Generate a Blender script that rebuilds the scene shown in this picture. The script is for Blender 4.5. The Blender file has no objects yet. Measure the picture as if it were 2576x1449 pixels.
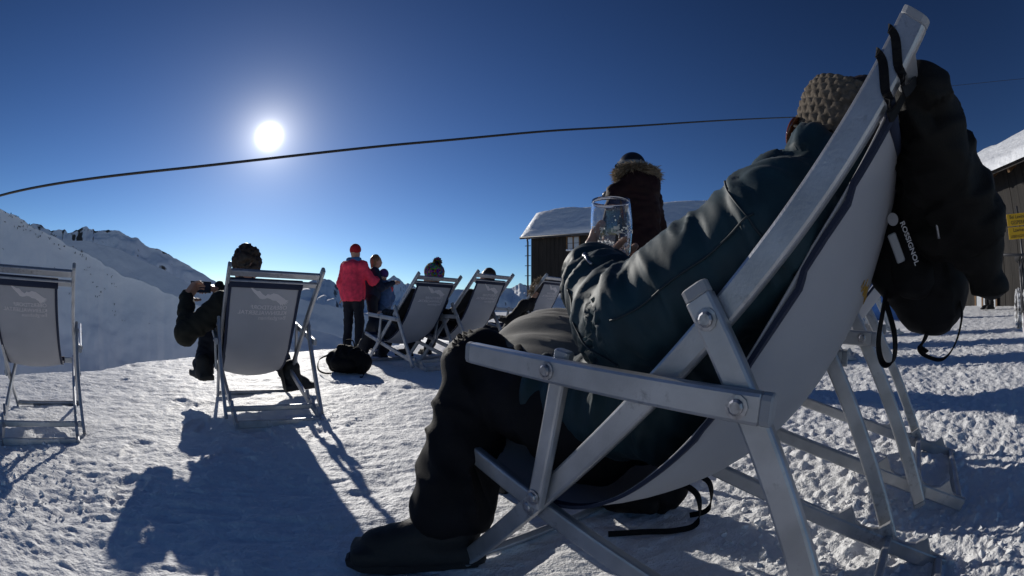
import bpy, math, random
import numpy as np
from mathutils import Vector, Matrix
rng = np.random.default_rng(7); random.seed(7)
sc = bpy.context.scene
# ------------------------------------------------------------------ camera (16 mm full-frame fisheye)
CAM_H, PITCH, ROLL, FPX = 0.5989, 0.0585, 0.0065, 1173.1          # FPX: focal length in units of a 2576-wide frame
cam = bpy.data.cameras.new('camera'); camo = bpy.data.objects.new('camera', cam); sc.collection.objects.link(camo)
cam.type = 'PANO'; cam.sensor_fit = 'HORIZONTAL'; cam.sensor_width = 36.0
cc = cam
cc.panorama_type = 'FISHEYE_EQUISOLID'; cc.fisheye_lens = FPX / 2576 * 36; cc.fisheye_fov = math.pi
cam.clip_start = 0.02; cam.clip_end = 60000
X0 = Vector((1, 0, 0)); F0 = Vector((0, math.cos(PITCH), math.sin(PITCH))); U0 = Vector((0, -math.sin(PITCH), math.cos(PITCH)))
cr, sr = math.cos(ROLL), math.sin(ROLL); CR = X0 * cr + U0 * sr; CU = U0 * cr - X0 * sr
camo.matrix_world = Matrix(((CR.x, CU.x, -F0.x, 0), (CR.y, CU.y, -F0.y, 0), (CR.z, CU.z, -F0.z, CAM_H), (0, 0, 0, 1)))
sc.camera = camo
# ------------------------------------------------------------------ sky, sun, exposure
SUN_AZ, SUN_EL = math.radians(-32.14), math.radians(20.7)
SUN = Vector((math.sin(SUN_AZ) * math.cos(SUN_EL), math.cos(SUN_AZ) * math.cos(SUN_EL), math.sin(SUN_EL)))
world = bpy.data.worlds.new('World'); sc.world = world; world.use_nodes = True
nt = world.node_tree; nt.nodes.clear()
wo = nt.nodes.new('ShaderNodeOutputWorld'); bg = nt.nodes.new('ShaderNodeBackground'); sky = nt.nodes.new('ShaderNodeTexSky')
sky.sky_type = 'NISHITA'; sky.sun_disc = False; sky.sun_elevation = SUN_EL; sky.sun_rotation = SUN_AZ % (2 * math.pi)
sky.altitude = 1900; sky.air_density = 1.0; sky.dust_density = 0.35; sky.ozone_density = 2.2
bg.inputs['Strength'].default_value = 0.05
gam = nt.nodes.new('ShaderNodeGamma'); gam.inputs['Gamma'].default_value = 1.65; nt.links.new(sky.outputs[0], gam.inputs['Color'])
dim = nt.nodes.new('ShaderNodeMix'); dim.data_type = 'RGBA'; dim.blend_type = 'MULTIPLY'; dim.inputs[0].default_value = 1.0; dim.inputs[7].default_value = (.52, .54, .57, 1)
nt.links.new(gam.outputs[0], dim.inputs[6]); nt.links.new(dim.outputs[2], bg.inputs['Color'])
# the sun's own disc and the bright aureole round it
tc = nt.nodes.new('ShaderNodeTexCoord'); dt = nt.nodes.new('ShaderNodeVectorMath'); dt.operation = 'DOT_PRODUCT'
dt.inputs[1].default_value = SUN; nt.links.new(tc.outputs['Generated'], dt.inputs[0])
def wmath(op, a, b=None):
    n = nt.nodes.new('ShaderNodeMath'); n.operation = op
    for i, v in enumerate((a, b)):
        if v is None: continue
        if isinstance(v, (int, float)): n.inputs[i].default_value = v
        else: nt.links.new(v, n.inputs[i])
    return n.outputs[0]
ang = wmath('ARCCOSINE', wmath('MINIMUM', dt.outputs['Value'], 0.9999999))
g1 = wmath('MULTIPLY', wmath('EXPONENT', wmath('MULTIPLY', wmath('POWER', wmath('DIVIDE', ang, 0.017), 2.0), -1.0)), 9.0)
g2 = wmath('MULTIPLY', wmath('EXPONENT', wmath('DIVIDE', ang, -0.036)), 1.9)
g3 = wmath('MULTIPLY', wmath('EXPONENT', wmath('DIVIDE', ang, -0.16)), 0.07)
bg2 = nt.nodes.new('ShaderNodeBackground'); bg2.inputs['Color'].default_value = (1.0, 0.97, 0.92, 1)
nt.links.new(wmath('ADD', wmath('ADD', g1, g2), g3), bg2.inputs['Strength'])
ad = nt.nodes.new('ShaderNodeAddShader'); nt.links.new(bg.outputs[0], ad.inputs[0]); nt.links.new(bg2.outputs[0], ad.inputs[1])
nt.links.new(ad.outputs[0], wo.inputs['Surface'])
sl = bpy.data.lights.new('sun', 'SUN'); sl.energy = 4.7; sl.angle = math.radians(0.53); sl.color = (1.0, 0.95, 0.87)
so = bpy.data.objects.new('sun', sl); sc.collection.objects.link(so); so.rotation_euler = SUN.to_track_quat('Z', 'Y').to_euler(); so.location = SUN * 40
vs = sc.view_settings; vs.view_transform = 'Standard'; vs.look = 'None'; vs.gamma = 1; vs.use_curve_mapping = False; vs.exposure = -0.45
sc.cycles.max_bounces = 8; sc.cycles.use_denoising = True

# ------------------------------------------------------------------ helpers
C = sc.collection
def place(px, py, dist):
    """A point at a real distance (m) along a viewing direction read off the photograph."""
    dx, dy = px - 1288, 724.5 - py; r = math.hypot(dx, dy) + 1e-9; th = 2 * math.asin(r / (2 * FPX))
    return Vector((0, 0, CAM_H)) + (CR * (dx / r * math.sin(th)) + CU * (dy / r * math.sin(th)) + F0 * math.cos(th)) * dist
def tag(o, label=None, cat=None, group=None, kind=None):
    for k, v in (('label', label), ('category', cat), ('group', group), ('kind', kind)):
        if v: o[k] = v
    return o
def empty(name, loc=(0, 0, 0), mat=None):
    o = bpy.data.objects.new(name, None); C.objects.link(o); o.empty_display_size = .1
    if mat is not None: o.matrix_world = mat
    else: o.matrix_world = Matrix.Translation(Vector(loc))
    return o
def mesh(name, v, f, mat, parent=None, smooth=True, keep=True):
    """link vertices (world space, or local to the parent when keep is False) as ONE mesh object"""
    me = bpy.data.meshes.new(name); v = np.asarray(v, np.float32).reshape(-1, 3)
    if isinstance(f, np.ndarray) and f.ndim == 2:
        n, k = f.shape; me.vertices.add(len(v)); me.vertices.foreach_set('co', v.ravel()); me.loops.add(n * k)
        me.loops.foreach_set('vertex_index', f.astype(np.int32).ravel()); me.polygons.add(n)
        me.polygons.foreach_set('loop_start', np.arange(0, n * k, k, dtype=np.int32)); me.polygons.foreach_set('loop_total', np.full(n, k, np.int32)); me.update(calc_edges=True)
    else:
        me.from_pydata([tuple(map(float, q)) for q in v], [], [tuple(map(int, q)) for q in f]); me.update()
    if smooth: me.polygons.foreach_set('use_smooth', np.ones(len(me.polygons), bool))
    me.validate()
    for m in (mat if isinstance(mat, (list, tuple)) else [mat]): me.materials.append(m)
    o = bpy.data.objects.new(name, me); C.objects.link(o)
    if parent is not None:
        o.parent = parent
        if keep:
            bpy_inv = parent.matrix_world if parent.parent is None else parent.parent.matrix_world @ parent.matrix_local
            o.matrix_parent_inverse = bpy_inv.inverted()
    return o
class MB:
    def __init__(s): s.v = []; s.f = []
    def add(s, v, f):
        b = len(s.v); s.v += [tuple(q) for q in v]; s.f += [tuple(i + b for i in q) for q in f]; return s
    def build(s, name, mat, parent=None, smooth=False, keep=False): return mesh(name, s.v, s.f, mat, parent, smooth, keep)
def ring_loft(rings, caps=True, close=False):
    n = len(rings[0]); v = [q for r in rings for q in r]; f = []
    m = len(rings)
    for i in range(m if close else m - 1):
        for j in range(n):
            f.append((i * n + j, i * n + (j + 1) % n, ((i + 1) % m) * n + (j + 1) % n, ((i + 1) % m) * n + j))
    if caps and not close: f.append(tuple(range(n - 1, -1, -1))); f.append(tuple((m - 1) * n + j for j in range(n)))
    return v, f
def bar_vf(p0, p1, side, w, t, bev=.005):
    """rounded rectangular bar from p0 to p1; t: thickness along 'side', w: width across"""
    p0, p1 = Vector(p0), Vector(p1); d = (p1 - p0).normalized(); s = Vector(side); s = (s - d * s.dot(d)).normalized(); u = d.cross(s)
    def ring(p, k, e):
        a, b = t / 2 * k - e, w / 2 * k - e; bb = bev * k
        pr = [(-a, -b + bb), (-a + bb * .3, -b + bb * .3), (-a + bb, -b), (a - bb, -b), (a - bb * .3, -b + bb * .3), (a, -b + bb), (a, b - bb), (a - bb * .3, b - bb * .3), (a - bb, b), (-a + bb, b), (-a + bb * .3, b - bb * .3), (-a, b - bb)]
        return [p + s * x + u * y for x, y in pr]
    return ring_loft([ring(p0, 1, .002), ring(p0 + d * .002, 1, 0), ring(p1 - d * .002, 1, 0), ring(p1, 1, .002)])
def tube_vf(pts, r, n=8, caps=True):
    pts = [Vector(p) for p in pts]; rr = r if hasattr(r, '__len__') else [r] * len(pts); rings = []; up = None
    for i, p in enumerate(pts):
        d = (pts[min(i + 1, len(pts) - 1)] - pts[max(i - 1, 0)]).normalized()
        if up is None: up = Vector((0, 0, 1)) if abs(d.z) < .9 else Vector((1, 0, 0))
        s = d.cross(up).normalized(); up = s.cross(d).normalized()
        rings.append([p + (s * math.cos(2 * math.pi * k / n) + up * math.sin(2 * math.pi * k / n)) * rr[i] for k in range(n)])
    return ring_loft(rings, caps)
def spline(pts, n=8):
    P = [Vector(p) for p in pts]; out = []
    for i in range(len(P) - 1):
        a, b, c, d = P[max(i - 1, 0)], P[i], P[i + 1], P[min(i + 2, len(P) - 1)]
        for k in range(n):
            t = k / n; out.append(.5 * ((2 * b) + (c - a) * t + (2 * a - 5 * b + 4 * c - d) * t * t + (3 * b - a - 3 * c + d) * t ** 3))
    out.append(P[-1]); return out
def ribbon_vf(pts, wdir, w, t=.003):
    """flat strap along pts, its width along wdir"""
    pts = [Vector(p) for p in pts]; rings = []
    for i, p in enumerate(pts):
        d = (pts[min(i + 1, len(pts) - 1)] - pts[max(i - 1, 0)]).normalized(); wd = Vector(wdir); wd = (wd - d * wd.dot(d)).normalized(); n = d.cross(wd)
        rings.append([p + wd * w / 2 + n * t / 2, p - wd * w / 2 + n * t / 2, p - wd * w / 2 - n * t / 2, p + wd * w / 2 - n * t / 2])
    return ring_loft(rings)
def box_vf(lo, hi, bev=0.0):
    (x0, y0, z0), (x1, y1, z1) = lo, hi
    v = [(x0, y0, z0), (x1, y0, z0), (x1, y1, z0), (x0, y1, z0), (x0, y0, z1), (x1, y0, z1), (x1, y1, z1), (x0, y1, z1)]
    return v, [(0, 3, 2, 1), (4, 5, 6, 7), (0, 1, 5, 4), (1, 2, 6, 5), (2, 3, 7, 6), (3, 0, 4, 7)]
def lathe_vf(prof, n=32, closed=False):
    rings = [[(r * math.cos(2 * math.pi * k / n), r * math.sin(2 * math.pi * k / n), z) for k in range(n)] for r, z in prof]
    return ring_loft(rings, not closed, closed)
def xf(M, v): return [M @ Vector(q) for q in v]
# ---- numpy noise
def vnoise(P, seed=0):
    P = np.asarray(P, np.float64); i = np.floor(P).astype(np.int64); f = P - i; f = f * f * f * (f * (f * 6 - 15) + 10)
    def h(a, b, c):
        n = (a * 374761393 + b * 668265263 + c * 1274126177 + seed * 974634777) & 0xffffffff
        n = ((n ^ (n >> 13)) * 1274126177) & 0xffffffff; n = ((n ^ (n >> 15)) * 2246822519) & 0xffffffff
        return ((n ^ (n >> 16)) & 0xffff) / 32767.5 - 1
    x, y, z = i[..., 0], i[..., 1], i[..., 2]; u, v, w = f[..., 0], f[..., 1], f[..., 2]
    l = lambda a, b, t: a + (b - a) * t
    return l(l(l(h(x, y, z), h(x + 1, y, z), u), l(h(x, y + 1, z), h(x + 1, y + 1, z), u), v), l(l(h(x, y, z + 1), h(x + 1, y, z + 1), u), l(h(x, y + 1, z + 1), h(x + 1, y + 1, z + 1), u), v), w)
def vnoise2(x, y, seed=0):
    ix = np.floor(x).astype(np.int64); iy = np.floor(y).astype(np.int64); u = x - ix; v = y - iy
    u = u * u * u * (u * (u * 6 - 15) + 10); v = v * v * v * (v * (v * 6 - 15) + 10)
    def h(a, b):
        n = (a * 374761393 + b * 668265263 + seed * 974634777) & 0xffffffff
        n = ((n ^ (n >> 13)) * 1274126177) & 0xffffffff; n = ((n ^ (n >> 15)) * 2246822519) & 0xffffffff
        return ((n ^ (n >> 16)) & 0xffff) / 32767.5 - 1
    a = h(ix, iy); b = h(ix + 1, iy); c = h(ix, iy + 1); d = h(ix + 1, iy + 1)
    return (a + (b - a) * u) * (1 - v) + (c + (d - c) * u) * v
def fbm2(x, y, o=4, g=.5, l=2.03, seed=0):
    s = 0; a = 1.0
    for k in range(o):
        s = s + a * vnoise2(x, y, seed + k); x = x * l * .8 - y * l * .6 + 3.1; y = x * .6 / .8 * .0 + y * l + 1.7; a *= g
    return s
def fbm(P, o=4, g=.5, l=2.03, seed=0):
    s = 0; a = 1.0
    for k in range(o): s = s + a * vnoise(P, seed + k); P = P * l + 5.3; a *= g
    return s

# ------------------------------------------------------------------ materials
def mat(name, col, rough=.6, metal=0.0, var=0.0, vscale=8.0, bump=0.0, bscale=60.0, spec=.5, col2=None, sheen=0.0, trans=0.0, stretch=(1, 1, 1), detail=4.0, objspace=True):
    m = bpy.data.materials.new(name); m.use_nodes = True; t = m.node_tree; b = t.nodes['Principled BSDF']
    b.inputs['Base Color'].default_value = (*col, 1); b.inputs['Roughness'].default_value = rough; b.inputs['Metallic'].default_value = metal
    b.inputs['Specular IOR Level'].default_value = spec
    if sheen: b.inputs['Sheen Weight'].default_value = sheen; b.inputs['Sheen Roughness'].default_value = .4
    co = t.nodes.new('ShaderNodeTexCoord'); mp = t.nodes.new('ShaderNodeMapping'); mp.inputs['Scale'].default_value = stretch
    t.links.new(co.outputs['Object'], mp.inputs['Vector'])
    if var or col2:
        n = t.nodes.new('ShaderNodeTexNoise'); n.inputs['Scale'].default_value = vscale; n.inputs['Detail'].default_value = detail; t.links.new(mp.outputs[0], n.inputs['Vector'])
        mx = t.nodes.new('ShaderNodeMix'); mx.data_type = 'RGBA'; c2 = col2 or tuple(min(1, c * (1 + var)) for c in col)
        mx.inputs[6].default_value = (*(c * (1 - var) for c in col), 1); mx.inputs[7].default_value = (*c2, 1)
        rp = t.nodes.new('ShaderNodeMapRange'); rp.inputs[1].default_value = .32; rp.inputs[2].default_value = .68
        t.links.new(n.outputs['Fac'], rp.inputs[0]); t.links.new(rp.outputs[0], mx.inputs[0]); t.links.new(mx.outputs[2], b.inputs['Base Color'])
    if bump:
        n = t.nodes.new('ShaderNodeTexNoise'); n.inputs['Scale'].default_value = bscale; n.inputs['Detail'].default_value = 6; t.links.new(mp.outputs[0], n.inputs['Vector'])
        bp = t.nodes.new('ShaderNodeBump'); bp.inputs['Strength'].default_value = bump; bp.inputs['Distance'].default_value = .6 / bscale; t.links.new(n.outputs['Fac'], bp.inputs['Height']); t.links.new(bp.outputs[0], b.inputs['Normal'])
    if trans:
        tr = t.nodes.new('ShaderNodeBsdfTranslucent'); tr.inputs['Color'].default_value = (*col, 1); ms = t.nodes.new('ShaderNodeMixShader'); ms.inputs[0].default_value = trans
        t.links.new(b.outputs[0], ms.inputs[1]); t.links.new(tr.outputs[0], ms.inputs[2]); t.links.new(ms.outputs[0], t.nodes['Material Output'].inputs['Surface'])
    return m
M = {}
M['alu'] = mat('brushed_aluminium', (.47, .48, .50), .40, .72, var=.15, vscale=14, bump=.14, bscale=240)
def scuff(m, scale=48, dark=(.10, .10, .11)):
    t = m.node_tree; b = t.nodes['Principled BSDF']; src = b.inputs['Base Color'].links[0].from_socket; co = t.nodes.new('ShaderNodeTexCoord'); n = t.nodes.new('ShaderNodeTexNoise'); n.inputs['Scale'].default_value = scale; n.inputs['Detail'].default_value = 8; n.inputs['Roughness'].default_value = .75
    n2 = t.nodes.new('ShaderNodeTexNoise'); n2.inputs['Scale'].default_value = 7; mu = t.nodes.new('ShaderNodeMath'); mu.operation = 'MULTIPLY'; rp = t.nodes.new('ShaderNodeMapRange'); rp.inputs[1].default_value = .32; rp.inputs[2].default_value = .44; rp.inputs[4].default_value = .6
    mx = t.nodes.new('ShaderNodeMix'); mx.data_type = 'RGBA'; mx.inputs[7].default_value = (*dark, 1); t.links.new(co.outputs['Object'], n.inputs['Vector']); t.links.new(co.outputs['Object'], n2.inputs['Vector']); t.links.new(n.outputs['Fac'], mu.inputs[0]); t.links.new(n2.outputs['Fac'], mu.inputs[1]); t.links.new(mu.outputs[0], rp.inputs[0]); t.links.new(rp.outputs[0], mx.inputs[0]); t.links.new(src, mx.inputs[6]); t.links.new(mx.outputs[2], b.inputs['Base Color'])
scuff(M['alu'])
M['cap'] = mat('grey_plastic', (.32, .33, .35), .45, bump=.1, bscale=300)
M['bolt'] = mat('steel_bolt', (.38, .38, .40), .35, .9, var=.3, vscale=120)
M['canvas'] = mat('grey_white_canvas', (.44, .445, .48), .85, bump=.25, bscale=900, var=.05, vscale=6, trans=.16)
M['print'] = mat('canvas_print', (.86, .82, .83), .8, trans=.30)
M['navy'] = mat('navy_webbing', (.012, .02, .05), .8, bump=.3, bscale=700)
M['ochre'] = mat('ochre_marker', (.42, .24, .03), .7)
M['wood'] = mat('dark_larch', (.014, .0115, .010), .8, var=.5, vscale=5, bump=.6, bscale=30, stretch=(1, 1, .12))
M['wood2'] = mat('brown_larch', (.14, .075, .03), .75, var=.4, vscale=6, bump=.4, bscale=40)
M['metal_dark'] = mat('dark_steel', (.08, .08, .085), .45, .7)
M['rope'] = mat('steel_rope', (.035, .033, .032), .5, .4, bump=.6, bscale=90)
M['black'] = mat('black_fabric', (.006, .006, .007), .75, var=.3, vscale=30, bump=.5, bscale=350, spec=.2)
M['rubber'] = mat('black_rubber', (.012, .012, .012), .7, bump=.3, bscale=120)
M['skin'] = mat('skin', (.48, .27, .19), .5, var=.12, vscale=25, bump=.15, bscale=220)
M['hair_d'] = mat('dark_hair', (.036, .021, .012), .5, var=.4, vscale=60, bump=.6, bscale=160)
M['hair_b'] = mat('light_brown_hair', (.20, .11, .05), .5, var=.3, vscale=60)
M['eye'] = mat('eye', (.02, .015, .012), .15)

# ------------------------------------------------------------------ terrain
def gz(x, y): return .0368 * np.clip(x, -14, 16) + .0253 * np.clip(y, -8, 34)
TAU = np.array([-60, -2.4, -1.4, -1.0, -.4, 1.8, 2.7, 4.6, 5.4, 6.5, 8, 10, 15, 30, 200]); EDG = np.array([4.0, 4.35, 4.85, 5.7, 6.1, 6.5, 6.5, 6.7, 7.2, 9.6, 15, 20, 30, 50, 60])
def smooth_ground(x, y):
    z = gz(x, y); nP = -.6 * x + .8 * y; tau = .8 * x + .6 * y
    over = np.maximum(0, nP - np.interp(tau, TAU, EDG)); z = z - (np.sqrt(over ** 2 + .16) - .4) * np.minimum(.62, .3 + over * .05)
    r = np.hypot(x, y); z = z - np.maximum(0, r - 46) * .35 * np.clip((r - 46) / 30, 0, 1)
    def heap(cx, cy, h, a, b, th=0):
        c, s = math.cos(th), math.sin(th); u = ((x - cx) * c + (y - cy) * s) / a; v = (-(x - cx) * s + (y - cy) * c) / b
        return h * np.exp(-(u * u + v * v) ** 1.3)
    z = z + heap(1.25, 12.6, .78, 1.35, 1.2) + heap(2.9, 15.2, 1.25, 1.6, 2.0) + heap(6, 17, 1.2, 3.2, 2.2) + heap(-.05, 10.6, .25, .5, .5)
    return np.maximum(z, -140 - .01 * np.minimum(r, 4000))
def gnd(x, y): return float(smooth_ground(np.array([x], float), np.array([y], float))[0])
# everything that presses the snow flat or is half sunk in it
def relief(x, y):
    r = np.hypot(x, y)
    loose = np.clip((x - .35) / .5, 0, 1) * np.clip((r - .55) / .4, 0, 1) * np.clip(1.15 - np.abs(y - .45 * x - .9) / 2.6, 0, 1)
    loose = np.maximum(loose, .45 * np.clip((1.7 - y) / .6, 0, 1) * np.clip((-x - .75) / .4, 0, 1))
    z = .010 * fbm2(x * 1.6, y * 1.6, 3, seed=3) + .0048 * fbm2(x * 5.2, y * 5.2, 3, seed=11)
    n = fbm2(x * 15, y * 15, 3, .55, seed=21); z = z + .0044 * n + .0026 * np.abs(fbm2(x * 44, y * 44, 2, seed=23)) * (.6 + .8 * np.clip(vnoise2(x * 1.1, y * 1.1, 24) + .4, 0, 1))
    n2 = np.abs(fbm2(x * 17 + 4, y * 17, 4, .55, seed=31)); z = z + loose * .011 * (n2 - .25)
    z = z + loose * .011 * np.maximum(0, fbm2(x * 34, y * 34, 2, seed=41) - .15)
    # crust, scraped by skis and boots: short ridges across the light
    s = vnoise2(x * 7 + y * 3, (y - .4 * x) * 38, seed=51) * np.clip(vnoise2(x * .9, y * .9, 52) + .35, 0, 1); z = z + .004 * s
    z = z + .010 * np.clip(vnoise2(x * 2.3, y * 2.3, 61) - .25, 0, 1) * vnoise2(x * 9 - y * 12, x * 12 + y * 9, 62)
    fade = np.clip(1.2 - r / 60, 0.25, 1)
    return z * fade + np.where(r > 25, .5 * fbm2(x * .05, y * .05, 3, seed=71) * np.clip((r - 25) / 60, 0, 1) * np.minimum(r / 60, 12), 0)
azs = np.radians(np.concatenate([np.arange(-82, 82.01, .24), np.arange(86, 278, 4.0)]))
lr = [math.log(.22)]
while lr[-1] < math.log(14000): lr.append(lr[-1] + (.0062 if lr[-1] < math.log(9) else .014 if lr[-1] < math.log(45) else .07))
rad = np.exp(np.array(lr)); A, Rr = np.meshgrid(azs, rad, indexing='ij')
gx, gy = np.sin(A) * Rr, np.cos(A) * Rr; gzz = smooth_ground(gx, gy) + relief(gx, gy)
rp_ = np.random.default_rng(5)
def stamp(px, py, yaw, L, W, dep):
    c, s = math.cos(yaw), math.sin(yaw); m = (np.abs(gx - px) < L) & (np.abs(gy - py) < L); dx, dy = gx[m] - px, gy[m] - py; u = (dx * c + dy * s) / (L / 2); v = (-dx * s + dy * c) / (W / 2 * (1 - .25 * np.clip(u, -1, 1)))
    q = np.sqrt(np.abs(u) ** 3 + np.abs(v) ** 3 + 1e-9); gzz[m] += dep * (-np.clip((1.02 - q) / .22, 0, 1) + .45 * np.exp(-((q - 1.22) / .16) ** 2)) + dep * .18 * np.sin(u * 16) * (q < .9)
for i in range(20):        # trails of boot prints
    x, y, h = rp_.uniform(-3.2, 2.6), rp_.uniform(1.1, 5.2), rp_.uniform(0, 6.28)
    for k in range(rp_.integers(2, 6)):
        s_ = .11 * (1 if k % 2 else -1); stamp(x - math.sin(h) * s_, y + math.cos(h) * s_, h + rp_.normal() * .12, .29, .115, .006 + .005 * rp_.random()); x += math.cos(h) * .5; y += math.sin(h) * .5
na, nr = A.shape; idx = np.arange(na * nr).reshape(na, nr); i2 = np.roll(idx, -1, axis=0)
gf = np.stack([idx[:, :-1], idx[:, 1:], i2[:, 1:], i2[:, :-1]], -1).reshape(-1, 4)[:, ::-1]
def snow_mat(name, base=(.86, .865, .875), near=True, rock=None, rock_at=.55, rscale=.02):
    m = bpy.data.materials.new(name); m.use_nodes = True; t = m.node_tree; b = t.nodes['Principled BSDF']
    b.inputs['Base Color'].default_value = (*base, 1); b.inputs['Roughness'].default_value = .62 if near else .8; b.inputs['Specular IOR Level'].default_value = .35
    co = t.nodes.new('ShaderNodeTexCoord')
    def noise(s, d=5):
        n = t.nodes.new('ShaderNodeTexNoise'); n.inputs['Scale'].default_value = s; n.inputs['Detail'].default_value = d; t.links.new(co.outputs['Object'], n.inputs['Vector']); return n
    prev = None
    for s, st, dist in (((9, .35, .02), (38, .7, .014), (130, .7, .006)) if near else ((rscale * .8, .7, .5 / rscale * .2), (rscale * 5, .35, .05 / rscale * .2))):
        bp = t.nodes.new('ShaderNodeBump'); bp.inputs['Strength'].default_value = st; bp.inputs['Distance'].default_value = dist
        t.links.new(noise(s).outputs['Fac'], bp.inputs['Height'])
        if prev: t.links.new(prev.outputs[0], bp.inputs['Normal'])
        prev = bp
    t.links.new(prev.outputs[0], b.inputs['Normal'])
    if rock:
        ge = t.nodes.new('ShaderNodeNewGeometry'); sx = t.nodes.new('ShaderNodeSeparateXYZ'); t.links.new(ge.outputs['Normal'], sx.inputs[0])
        ma = t.nodes.new('ShaderNodeMath'); ma.operation = 'MULTIPLY_ADD'; ma.inputs[1].default_value = .7; t.links.new(noise(rscale * 4, 8).outputs['Fac'], ma.inputs[0]); t.links.new(sx.outputs['Z'], ma.inputs[2])
        rp = t.nodes.new('ShaderNodeMapRange'); rp.inputs[1].default_value = rock_at + .32; rp.inputs[2].default_value = rock_at + .40; t.links.new(ma.outputs[0], rp.inputs[0])
        mx = t.nodes.new('ShaderNodeMix'); mx.data_type = 'RGBA'; mx.inputs[6].default_value = (*rock, 1); mx.inputs[7].default_value = (*base, 1)
        t.links.new(rp.outputs[0], mx.inputs[0]); t.links.new(mx.outputs[2], b.inputs['Base Color'])
    return m
M['snow'] = snow_mat('trodden_snow')
M['snow_far'] = snow_mat('slope_snow', near=False, rscale=.05)
M['snow_roof'] = mat('roof_snow', (.84, .86, .89), .55, bump=.4, bscale=3)
ground = mesh('snow_ground', np.stack([gx, gy, gzz], -1).reshape(-1, 3), gf, M['snow']); tag(ground, kind='structure')

def ridge(name, pts, front, back, drop, noise, nscale, material, nu=260, nv=60, jag=0.0, seed=0, power=1.0):
    """a mountain flank: ridge line given as (azimuth deg, elevation deg, distance m), falling both ways"""
    pts = np.array(pts, float); u = np.linspace(0, 1, nu); L = np.linspace(0, 1, len(pts))
    az = np.radians(np.interp(u, L, pts[:, 0])); el = np.radians(np.interp(u, L, pts[:, 1])); ds = np.interp(u, L, pts[:, 2])
    k = np.ones(5) / 5; elp = np.convolve(np.pad(el, 2, 'edge'), k, 'valid'); el = elp
    if jag: el = el + np.radians(jag) * fbm2(u * 22, u * 0 + seed, 5, .6, seed=seed)
    V = np.concatenate([-np.linspace(1, 0, nv // 3, endpoint=False) ** 1.5, np.linspace(0, 1, nv) ** 1.6])
    U, W = np.meshgrid(np.arange(nu), V, indexing='ij'); azg = az[U]; zr = CAM_H + ds[U] * np.tan(el[U])
    rho = ds[U] - np.where(W > 0, W * front, W * back)
    prof = np.where(W > 0, W ** power, -W); z = zr - prof * drop
    x, y = np.sin(azg) * rho, np.cos(azg) * rho
    P = np.stack([x, y, z], -1) * nscale; nn = fbm(P.reshape(-1, 3), 5, .52, seed=seed + 5).reshape(x.shape)
    amp = noise * np.clip(np.abs(W) * 6, .30, 1); z = z + nn * amp
    n1, n2 = x.shape; idx = np.arange(n1 * n2).reshape(n1, n2)
    f = np.stack([idx[:-1, :-1], idx[1:, :-1], idx[1:, 1:], idx[:-1, 1:]], -1).reshape(-1, 4)
    o = mesh(name, np.stack([x, y, z], -1).reshape(-1, 3), f[:, ::-1], material); tag(o, kind='structure'); return o
M['far_rock'] = snow_mat('far_peaks', (.80, .83, .88), near=False, rock=(.10, .105, .12), rock_at=.56, rscale=.0015)
M['mid_rock'] = snow_mat('rocky_peak', (.82, .84, .88), near=False, rock=(.055, .05, .045), rock_at=.56, rscale=.012)
HILL = [(-100, 14, 210), (-84, 12.4, 200), (-75, 10.8, 190), (-67.7, 9.05, 185), (-63, 7.9, 180), (-58.6, 6.75, 178), (-54, 5.1, 176), (-50, 3.45, 174), (-46, 2.4, 172), (-42, 1.3, 170), (-36, -1.0, 168), (-30, -3.4, 165), (-22, -7, 160)]
ridge('snow_hillside', HILL, 130, 160, 120, 2.6, .045, M['snow_far'], nu=420, nv=120, jag=.20, seed=3, power=.82)
ridge('snow_mountain', [(-78, 5.5, 900), (-66, 7.2, 900), (-61, 7.7, 900), (-58.4, 7.75, 880), (-57, 7.3, 870), (-54.9, 8.35, 850), (-53.8, 8.6, 850), (-50.5, 8.45, 840), (-47.5, 7.5, 830), (-44, 6.05, 815), (-40, 4.2, 800), (-36, 2.7, 790), (-31, 1.2, 780), (-26, -.6, 760)], 520, 500, 330, 24, .012, M['mid_rock'], nu=380, nv=90, jag=.24, seed=9, power=.9)
ridge('snow_shoulder', [(-62, 6.4, 560), (-55, 6.9, 560), (-50, 6.2, 555), (-44, 4.1, 550), (-40, 2.7, 548), (-36, 2.0, 545), (-31, 1.95, 540), (-27, 1.75, 540), (-24, 1.1, 540), (-20.5, .35, 540), (-16, -.7, 540), (-10, -2.2, 540), (-2, -4, 540)], 260, 300, 210, 5, .02, M['snow_far'], nu=300, nv=70, jag=.05, seed=15)
ridge('mountain_range', [(-52, 1.0, 7000), (-40, 1.8, 7000), (-34, 2.2, 7000), (-28, 2.7, 7000), (-24.5, 3.6, 7000), (-22.5, 3.7, 7000), (-20, 2.8, 7000), (-17.5, 3.4, 7200), (-14.7, 4.4, 7300), (-13.2, 3.5, 7300), (-11, 3.6, 7300), (-8, 3.0, 7300), (-4.5, 2.7, 7300), (-2.5, 3.3, 7300), (0, 3.1, 7400), (1.6, 3.5, 7400), (3, 3.2, 7400), (8, 2.8, 7400), (20, 3.1, 7600), (35, 2.7, 7800), (50, 3.2, 7800), (70, 2.6, 7800), (90, 3, 7800)], 3000, 2500, 1500, 170, .0011, M['far_rock'], nu=700, nv=60, jag=.42, seed=21)
ridge('snow_saddle', [(-30, -.8, 300), (-24, -2.2, 300), (-19, -3.6, 300), (-12, -3.9, 310), (-5, -3.6, 320), (2, -3.4, 330), (8, -4, 330)], 160, 260, 70, 3.0, .03, M['snow_far'], nu=200, nv=50, jag=.05, seed=33)
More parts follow.
